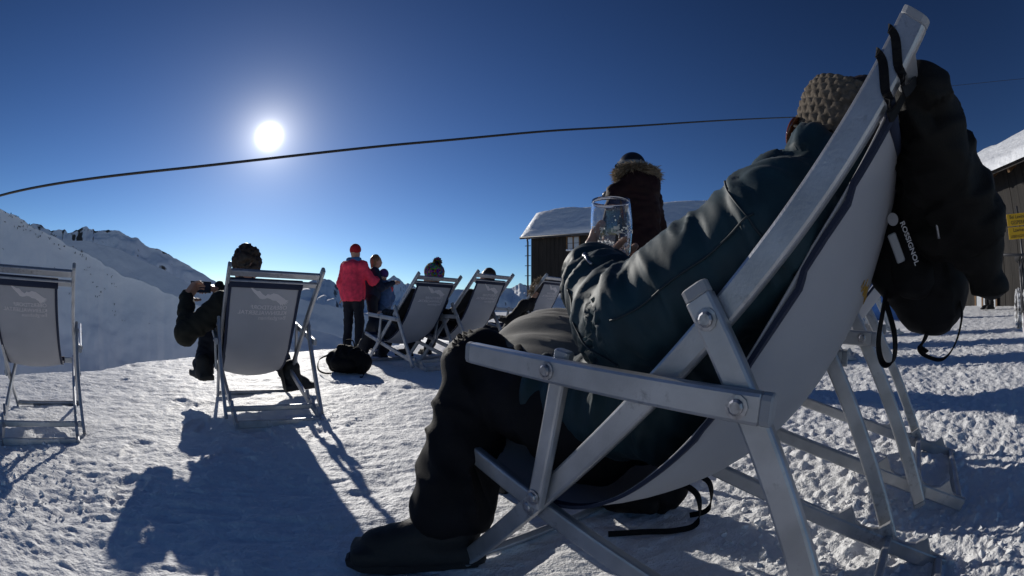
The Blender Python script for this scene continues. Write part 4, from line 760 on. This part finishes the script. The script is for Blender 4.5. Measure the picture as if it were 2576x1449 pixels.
# ------------------------------------------------------------------ cables overhead
def polar(az, el, rho): a = math.radians(az); return Vector((math.sin(a) * rho, math.cos(a) * rho, CAM_H + rho * math.tan(math.radians(el))))
q0, q1 = Vector((math.sin(math.radians(-68)), math.cos(math.radians(-68)))) * 8.5, Vector((math.sin(math.radians(38)), math.cos(math.radians(38)))) * 17
pts = []
caz = [-80, -68.05, -39.12, -13.44, 4.41, 21, 37.86, 47]; cel = [5.6, 10.39, 16.70, 20.89, 22.72, 23.25, 22.91, 22.2]
d_ = q1 - q0
for az, el in zip(caz, cel):
    u = Vector((math.sin(math.radians(az)), math.cos(math.radians(az)))); rho = (q0.x * d_.y - q0.y * d_.x) / (u.x * d_.y - u.y * d_.x); pts.append(polar(az, el, rho))
o = mesh('lift_cable', *tube_vf(spline(pts, 14), .0215, 8), M['rope']); tag(o, 'thick dark steel cable crossing the sky below the sun', 'cable')
o = mesh('thin_cable', *tube_vf(spline([polar(56, 24.0, 44), polar(60.8, 23.75, 46), polar(66, 23.3, 48), polar(72.7, 22.57, 50), polar(80, 21.4, 55)], 8), .02, 6), M['rope']); tag(o, 'thin distant wire in the sky right of the hanging jacket', 'cable')
# ------------------------------------------------------------------ huts
def hut(name, label, Mh, length, depth, wall_h, ridge_h, over, board=.22):
    """local: x along the eave, y to the back, z up; front wall on y = 0"""
    r = empty(name, mat=Mh); tag(r, label, 'hut')
    nb = int(length / board)
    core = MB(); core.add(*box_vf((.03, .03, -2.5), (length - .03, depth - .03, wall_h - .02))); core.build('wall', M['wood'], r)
    gm_ = MB(); zt = wall_h - .02
    for xx in (.05, length - .05): gm_.add([(xx - .02, .04, zt), (xx + .02, .04, zt), (xx + .02, depth - .04, zt), (xx - .02, depth - .04, zt), (xx - .02, depth / 2, ridge_h - .12), (xx + .02, depth / 2, ridge_h - .12)], [(0, 3, 4), (1, 5, 2), (0, 4, 5, 1), (4, 3, 2, 5), (0, 1, 2, 3)])
    g0 = MB(); h2 = len(gm_.v) // 2
    for i in range(2): g0 = MB(); g0.add(gm_.v[i * 6:i * 6 + 6], [(0, 3, 4), (1, 5, 2), (0, 4, 5, 1), (4, 3, 2, 5), (0, 1, 2, 3)]); g0.build('gable', M['wood'], r)
    bm0 = None
    for i in range(nb):
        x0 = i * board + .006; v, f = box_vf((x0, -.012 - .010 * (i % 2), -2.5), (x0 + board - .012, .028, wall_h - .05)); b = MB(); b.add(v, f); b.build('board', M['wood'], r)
    sl_ = (ridge_h - wall_h) / (depth / 2); ey = -over; ez = wall_h - over * sl_
    for sgn in (0, 1):
        Y = (lambda y: y) if not sgn else (lambda y: depth - y)
        v = [(-over, Y(ey), ez), (length + over, Y(ey), ez), (length + over, Y(depth / 2), ridge_h), (-over, Y(depth / 2), ridge_h)]; v += [(a, b, c + .10) for a, b, c in v]
        f = [(0, 1, 2, 3), (4, 7, 6, 5), (0, 4, 5, 1), (1, 5, 6, 2), (2, 6, 7, 3), (3, 7, 4, 0)]; b = MB(); b.add(v, f); b.build('roof', M['wood'], r)
    nr_ = int(length / .75)
    for i in range(nr_ + 1):
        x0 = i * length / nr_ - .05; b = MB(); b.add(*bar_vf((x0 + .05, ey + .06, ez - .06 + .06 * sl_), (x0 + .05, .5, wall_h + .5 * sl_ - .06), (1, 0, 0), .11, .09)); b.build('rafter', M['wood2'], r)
    # snow lying on both slopes
    nx_, ny_ = int(length * 3), 26; X_ = np.linspace(-over - .05, length + over + .05, nx_); Y_ = np.linspace(ey - .08, depth + over + .08, ny_ * 2); XX, YY = np.meshgrid(X_, Y_, indexing='ij'); YD = np.minimum(YY, depth - YY)
    base = wall_h + YD * sl_ + .104; edge = np.minimum(np.minimum(XX - X_[0], X_[-1] - XX), YD - Y_[0]); th = .17 * np.clip(edge / .25, 0, 1) ** .5 * (1 + .35 * fbm2(XX * .55, YY * .9, 3, seed=77)) * (1 - .55 * np.clip((YD - depth * .32) / (depth * .18), 0, 1) * np.clip(vnoise2(XX * .8, YY * .7, 5) + .5, 0, 1))
    top = base + np.maximum(th, .012); n1, n2 = XX.shape; id_ = np.arange(n1 * n2).reshape(n1, n2)
    f = np.stack([id_[:-1, :-1], id_[1:, :-1], id_[1:, 1:], id_[:-1, 1:]], -1).reshape(-1, 4); v1 = np.stack([XX, YY, top], -1).reshape(-1, 3); v2 = np.stack([XX, YY, base + .004], -1).reshape(-1, 3)
    rim = np.concatenate([id_[0, :], id_[1:, -1], id_[-1, ::-1][1:], id_[::-1, 0][1:-1]]); nrm = len(rim); F = np.concatenate([f, f[:, ::-1] + n1 * n2, np.stack([rim, np.roll(rim, -1), np.roll(rim, -1) + n1 * n2, rim + n1 * n2], -1)])
    mesh('roof_snow', np.concatenate([v1, v2]), F, M['snow_roof'], r, True, False)
    return r
def window(r, x, z, w, h, y=-.03):
    fr_ = empty('window'); bpy.data.objects.remove(fr_)
    def bx(name, lo, hi, m, par): b = MB(); b.add(*box_vf(lo, hi)); return b.build(name, m, par)
    wn = bx('window', (x - w / 2, y - .012, z - h / 2), (x + w / 2, y - .002, z + h / 2), mat('dark_reveal', (.02, .02, .022), .6), r)
    t = .055
    for lo, hi in (((x - w / 2 - t, y - .05, z + h / 2), (x + w / 2 + t, y, z + h / 2 + t)), ((x - w / 2 - t, y - .05, z - h / 2 - t), (x + w / 2 + t, y, z - h / 2)), ((x - w / 2 - t, y - .048, z - h / 2), (x - w / 2, y, z + h / 2)), ((x + w / 2, y - .048, z - h / 2), (x + w / 2 + t, y, z + h / 2)), ((x - .035, y - .046, z - h / 2), (x + .035, y, z + h / 2))): bx('frame', lo, hi, M['wood2'], wn)
    gmat = mat('window_glass', (.45, .48, .52), .12, spec=.8)
    for sx in (-1, 1):
        for sz in (-1, 1):
            cx, cz = x + sx * (w / 4 + .008), z + sz * h / 4; bx('pane', (cx - w / 4 + .03, y - .03, cz - h / 4 + .012), (cx + w / 4 - .03, y - .022, cz + h / 4 - .012), gmat, wn)
    v, f = blob([cap((x - w / 2 - .02, y - .09, z - h / 2 - .02), .05, (x + w / 2 + .02, y - .09, z - h / 2 - .03), .055, .02)], .025); mesh('sill_snow', v, f, M['snow_roof'], wn, True, False)
    return wn
a = math.radians(-25); ux, uy = Vector((math.cos(a), math.sin(a), 0)), Vector((-math.sin(a), math.cos(a), 0)); o_ = Vector((.98, 24.0, .9))
Mh = Matrix(((ux.x, uy.x, 0, o_.x), (ux.y, uy.y, 0, o_.y), (0, 0, 1, o_.z), (0, 0, 0, 1)))
h1_ = hut('wooden_hut', 'dark wooden hut with snow-covered roof behind the beer glass', Mh, 12.5, 3.7, 3.95, 5.38, .38)
def to_local(Mh, az, el):
    """where a viewing direction meets the hut's front wall plane"""
    Mi = Mh.inverted(); p0 = Mi @ Vector((0, 0, CAM_H)); d = Mi.to_3x3() @ (polar(az, el, 1) - Vector((0, 0, CAM_H))); t = -p0.y / d.y; return p0 + d * t
w_ = to_local(Mh, 7.62, 8.86); window(h1_, w_.x, w_.z, .62, .66); window(h1_, w_.x + 4.6, w_.z, .62, .66)
c_ = to_local(Mh, 10.2, 13.0); ch_ = MB(); ch_.add(*box_vf((c_.x - .22 + .5, 1.3, 4.6), (c_.x + .22 + .5, 1.75, 6.0))); cho = ch_.build('chimney', M['metal_dark'], h1_)
ch_ = MB(); ch_.add(*lathe_vf([(.05, 0), (.40, .02), (.38, .12), (.28, .24), (.1, .30), (.01, .31)], 16)); ch_.v = [(q[0] + c_.x + .5, q[1] + 1.52, q[2] + 6.02) for q in ch_.v]; ch_.build('chimney_cowl', M['metal_dark'], cho, True)
b = MB(); b.add(*tube_vf([(-.18, -.16, 3.72), (-.14, -.12, 3.5), (-.12, -.10, -2)], .05, 8)); dp = b.build('downpipe', M['metal_dark'], h1_, True)
for i in range(9): b = MB(); b.add(*bar_vf((-.30, -.10, 3.3 - i * .52), (.02, -.10, 3.3 - i * .52), (0, 1, 0), .035, .03)); b.build('pipe_bracket', M['metal_dark'], dp)
b = MB(); b.add(*tube_vf([(-.45, -.42, 3.68), (12.9, -.42, 3.68)], .07, 8)); b.build('gutter', M['metal_dark'], h1_, True)
# hut at the right edge, its eave side facing the chairs
a = math.radians(-100); ux, uy = Vector((math.cos(a), math.sin(a), 0)), Vector((-math.sin(a), math.cos(a), 0)); o_ = Vector((12.4, 9.3, .35))
Mr = Matrix(((ux.x, uy.x, 0, o_.x), (ux.y, uy.y, 0, o_.y), (0, 0, 1, o_.z), (0, 0, 0, 1)))
h2_ = hut('wooden_hut', 'dark wooden hut cut off by the right edge of the picture', Mr, 11.5, 6.0, 3.55, 5.0, .55, board=.3)
d_ = to_local(Mr, 61.3, .9); b = MB(); b.add(*box_vf((d_.x - .45, -.07, -.4), (d_.x + .45, -.03, 2.0))); dr_ = b.build('door', mat('blue_glass_door', (.10, .17, .26), .15, spec=.8), h2_)
for xx in (-.45, -.15, .15, .45): b = MB(); b.add(*box_vf((d_.x + xx - .03, -.10, -.4), (d_.x + xx + .03, -.071, 2.0))); b.build('door_frame', M['wood2'], dr_)
b = MB(); b.add(*box_vf((d_.x - .4, -.085, -.35), (d_.x + .4, -.072, .55))); b.build('door_panel', mat('pale_panel', (.42, .45, .48), .5), dr_)
# yellow warning boards on a post
sp_ = polar(66.7, 8.0, 9.0); sg = empty('warning_sign', (sp_.x, sp_.y, gnd(sp_.x, sp_.y))); tag(sg, 'yellow two-part warning sign on a post at the right edge', 'sign')
a = math.radians(-66.7 + 8); sx_ = Vector((math.cos(a), math.sin(a), 0)); sn = Vector((math.sin(a), -math.cos(a), 0)); yel = mat('yellow_board', (.72, .42, .01), .5); blk = mat('black_print', (.02, .02, .02), .6)
b = MB(); b.add(*tube_vf([(sp_.x, sp_.y, gnd(sp_.x, sp_.y) - .2), (sp_.x, sp_.y, sp_.z + .35)], .025, 8)); b.v = [tuple(Vector(q) - sn * .04) for q in b.v]; b.build('post', M['metal_dark'], sg, True, True)
for zc, lines in ((.12, ('Bei Lawinen', 'GESPERRT')), (-.10, ('Lawinen-', 'LEBENSGEFAHR!'))):
    c = Vector((sp_.x, sp_.y, sp_.z + zc)); b = MB(); b.add(*bar_vf(c - sx_ * .27, c + sx_ * .27, sn, .20, .012, .004)); bo_ = b.build('board', yel, sg, False, True)
    for i, tx in enumerate(lines):
        tv_, tf_ = text_mesh(tx, .01); wt = max(q[0] for q in tv_) - min(q[0] for q in tv_); s_ = min(.44 / wt, .085); mesh('lettering', [c + sx_ * q[0] * s_ + Vector((0, 0, q[1] * s_ + (.02 if i == 0 else -.075))) + sn * .0085 for q in tv_], tf_, blk, bo_, False, True)
# advertising banner leaning on the terrace, seen below the backpack
bp_ = polar(50.6, 1.35, 9.4); bn = empty('banner', (bp_.x, bp_.y, gnd(bp_.x, bp_.y))); tag(bn, 'blue banner with red and yellow figure standing behind the hanging backpack', 'banner')
a = math.radians(-50); sx_ = Vector((math.cos(a), math.sin(a), 0)); sn = Vector((math.sin(a), -math.cos(a), 0)); g_ = gnd(bp_.x, bp_.y); c = Vector((bp_.x, bp_.y, g_ + .5))
b = MB(); b.add(*bar_vf(c - sx_ * 1.2, c + sx_ * 1.2, sn, 1.0, .02)); b.build('panel', mat('blue_print', (.05, .15, .40), .6, var=.4, vscale=3), bn, False, True)
for dx, dz, w2, h2, col in ((.15, -.25, .28, .34, (.45, .04, .08)), (.42, -.15, .12, .2, (.55, .35, .05)), (-.2, -.3, .2, .25, (.16, .14, .2)), (.05, -.02, .16, .14, (.6, .4, .25))):
    v, f = blob([ell(c + sx_ * dx + Vector((0, 0, dz)) + sn * .012, (w2 / 2, .008, h2 / 2), frame(sn, (0, 0, 1)), .01)], .012); mesh('printed_figure', v, f, mat('print_colour', col, .6), bn)
# person standing at the hut door
p_ = polar(61.6, 0, 11.6); J, k, Q, f, r = stand(p_.x, p_.y, -60, 1.70); person('person in black standing by the right hut door', J, dict(trousers=blackc, jacket=blackc, hair='hair_d'), k, .03)
# fat-tyred snow bike at the right edge
wp = Vector((5.56, 2.36, 0)); wz = gnd(wp.x, wp.y); bike = empty('bicycle', (wp.x, wp.y, wz)); tag(bike, 'fat-tyred bicycle with snow-caked tread at the right edge', 'bicycle')
hd = Vector((.93, .37, 0)).normalized(); hd = Vector((.84, .54, 0)).normalized(); sd = Vector((hd.y, -hd.x, 0))
snowy = mat('snow_caked_rubber', (.015, .015, .015), .8, col2=(.7, .72, .75), vscale=22)
def wheel(c):
    prof = [(.205 + .045 * math.cos(t), .05 * math.sin(t)) for t in np.linspace(0, 2 * math.pi, 13)[:-1]]; rings = []
    for i in range(48):
        a = 2 * math.pi * i / 48; e = hd * math.cos(a) + Vector((0, 0, math.sin(a))); rings.append([c + e * rr + sd * q for rr, q in prof])
    b = MB(); b.add(*ring_loft(rings, False, True)); ty = b.build('tyre', snowy, bike, True, True)
    kb = MB()
    for i in range(64):
        a = 2 * math.pi * i / 64
        for q in (-.032, 0, .032):
            a2 = a + (.05 if q == 0 else 0); e = hd * math.cos(a2) + Vector((0, 0, math.sin(a2))); tg = hd * -math.sin(a2) + Vector((0, 0, math.cos(a2))); p = c + e * (.247 - abs(q) * .35) + sd * q; kb.add(*bar_vf(p - e * .004, p + e * .012, sd, .016, .018, .003))
    kn = kb.build('tread', snowy, ty, False, True); kn['kind'] = 'stuff'
    b = MB(); b.add(*ring_loft([[c + (hd * math.cos(t) + Vector((0, 0, math.sin(t)))) * rr + sd * q for rr, q in ((.155, -.025), (.17, -.025), (.17, .025), (.155, .025))] for t in np.linspace(0, 2 * math.pi, 41)[:-1]], False, True)); b.build('rim', M['metal_dark'], bike, True, True)
    b = MB(); b.add(*tube_vf([c - sd * .05, c + sd * .05], .025, 10)); b.build('hub', M['metal_dark'], bike, True, True)
    for i in range(14):
        t = 2 * math.pi * i / 14; e = hd * math.cos(t) + Vector((0, 0, math.sin(t))); b = MB(); b.add(*tube_vf([c + e * .02 + sd * (.03 if i % 2 else -.03), c + e * .158], .0015, 4)); b.build('spoke', M['bolt'], bike, False, True)
c1 = Vector((wp.x, wp.y, wz + .25)); c2 = c1 + hd * .85; c2.z = gnd(c2.x, c2.y) + .25; wheel(c1); wheel(c2)
U = Vector((0, 0, 1)); fr_p = {'hd': c1 + hd * .22 + U * .50, 'bb': c1.lerp(c2, .58) - U * .04, 'st': c1.lerp(c2, .68) + U * .48}
for nm, q in (('fork', [c1 + sd * .06, c1 + sd * .06 + hd * .10 + U * .28, fr_p['hd'] + U * .1]), ('fork', [c1 - sd * .06, c1 - sd * .06 + hd * .15 + U * .33, fr_p['hd'] + U * .09]), ('down_tube', [fr_p['hd'], fr_p['bb']]), ('top_tube', [fr_p['hd'] + U * .06, fr_p['st']]), ('seat_tube', [fr_p['bb'], fr_p['st'] + U * .12]), ('chain_stay', [fr_p['bb'], c2 + sd * .07]), ('seat_stay', [fr_p['st'], c2 + sd * .07]), ('handlebar', [fr_p['hd'] + U * .16 - sd * .34, fr_p['hd'] + U * .14, fr_p['hd'] + U * .16 + sd * .34])):
    b = MB(); b.add(*tube_vf(q, .017, 8)); b.build(nm, M['metal_dark'], bike, True, True)
soft('saddle', [cap(fr_p['st'] + U * .14 + hd * .1, .06, fr_p['st'] + U * .145 - hd * .14, .025, .03)], .012, M['rubber'], bike)
# ------------------------------------------------------------------ loose snow and hillside scrub
sv, sf = [], []; r_ = np.random.default_rng(12); ico = [(0, 0, 1), (.9, 0, .3), (.28, .85, .3), (-.72, .53, .3), (-.72, -.53, .3), (.28, -.85, .3), (0, 0, -.6)]; icf = [(0, 1, 2), (0, 2, 3), (0, 3, 4), (0, 4, 5), (0, 5, 1), (6, 2, 1), (6, 3, 2), (6, 4, 3), (6, 5, 4), (6, 1, 5)]
n_c = 0
while n_c < 900:
    rr = .7 + 1.9 * r_.random() ** 1.5; az = math.radians(r_.uniform(-72, 74)); x, y = math.sin(az) * rr, math.cos(az) * rr
    if vnoise2(np.array([x * 1.3]), np.array([y * 1.3]), 91)[0] + (.35 if x > .5 else -.12) < .15 + .2 * r_.random(): continue
    s = (.004 + .012 * r_.random() ** 3) * (1.0 + .05 * rr); z = gnd(x, y) + float(relief(np.array([x]), np.array([y]))[0]); R_ = np.linalg.qr(r_.normal(size=(3, 3)))[0]; b = len(sv)
    for q in ico: sv.append(np.array([x, y, z + s * .05]) + R_ @ (np.array(q) * s * (1 + .3 * r_.normal(size=3))))
    sf += [tuple(i + b for i in q) for q in icf]; n_c += 1
o = mesh('snow_crumbs', sv, sf, M['snow'], None, False); tag(o, 'small loose crumbs of snow scattered over the trodden surface', 'snow', kind='stuff')
hs = bpy.data.objects['snow_hillside']; co = np.zeros(len(hs.data.vertices) * 3, np.float32); hs.data.vertices.foreach_get('co', co); co = co.reshape(420, -1, 3); nb_ = co.shape[1]; sv, sf = [], []
ri = nb_ - 120
for i in range(230):
    u = r_.integers(60, 410); vv = ri + int(abs(r_.normal()) * 11); 
    if vv >= nb_: continue
    p = co[u, vv]
    if vnoise2(np.array([p[0] * .05]), np.array([p[2] * .12 + p[1] * .05]), 14)[0] < .05: continue
    h_ = .25 + .5 * r_.random()
    for k_ in range(5):
        q = p + r_.normal(size=3) * np.array([.3, .3, .05]); t = q + np.array([r_.normal() * .2, r_.normal() * .2, h_ * (.5 + .7 * r_.random())]); s_ = np.array([r_.normal(), r_.normal(), 0]); s_ /= np.linalg.norm(s_); b = len(sv); sv += [q - s_ * .10, q + s_ * .10, t + s_ * .13, t - s_ * .07]; sf.append((b, b + 1, b + 2, b + 3))
o = mesh('hillside_scrub', sv, sf, mat('dry_scrub', (.05, .042, .034), .9), None, False); tag(o, 'sparse dark scrub poking through the snow of the left hillside', 'shrubs', kind='stuff')
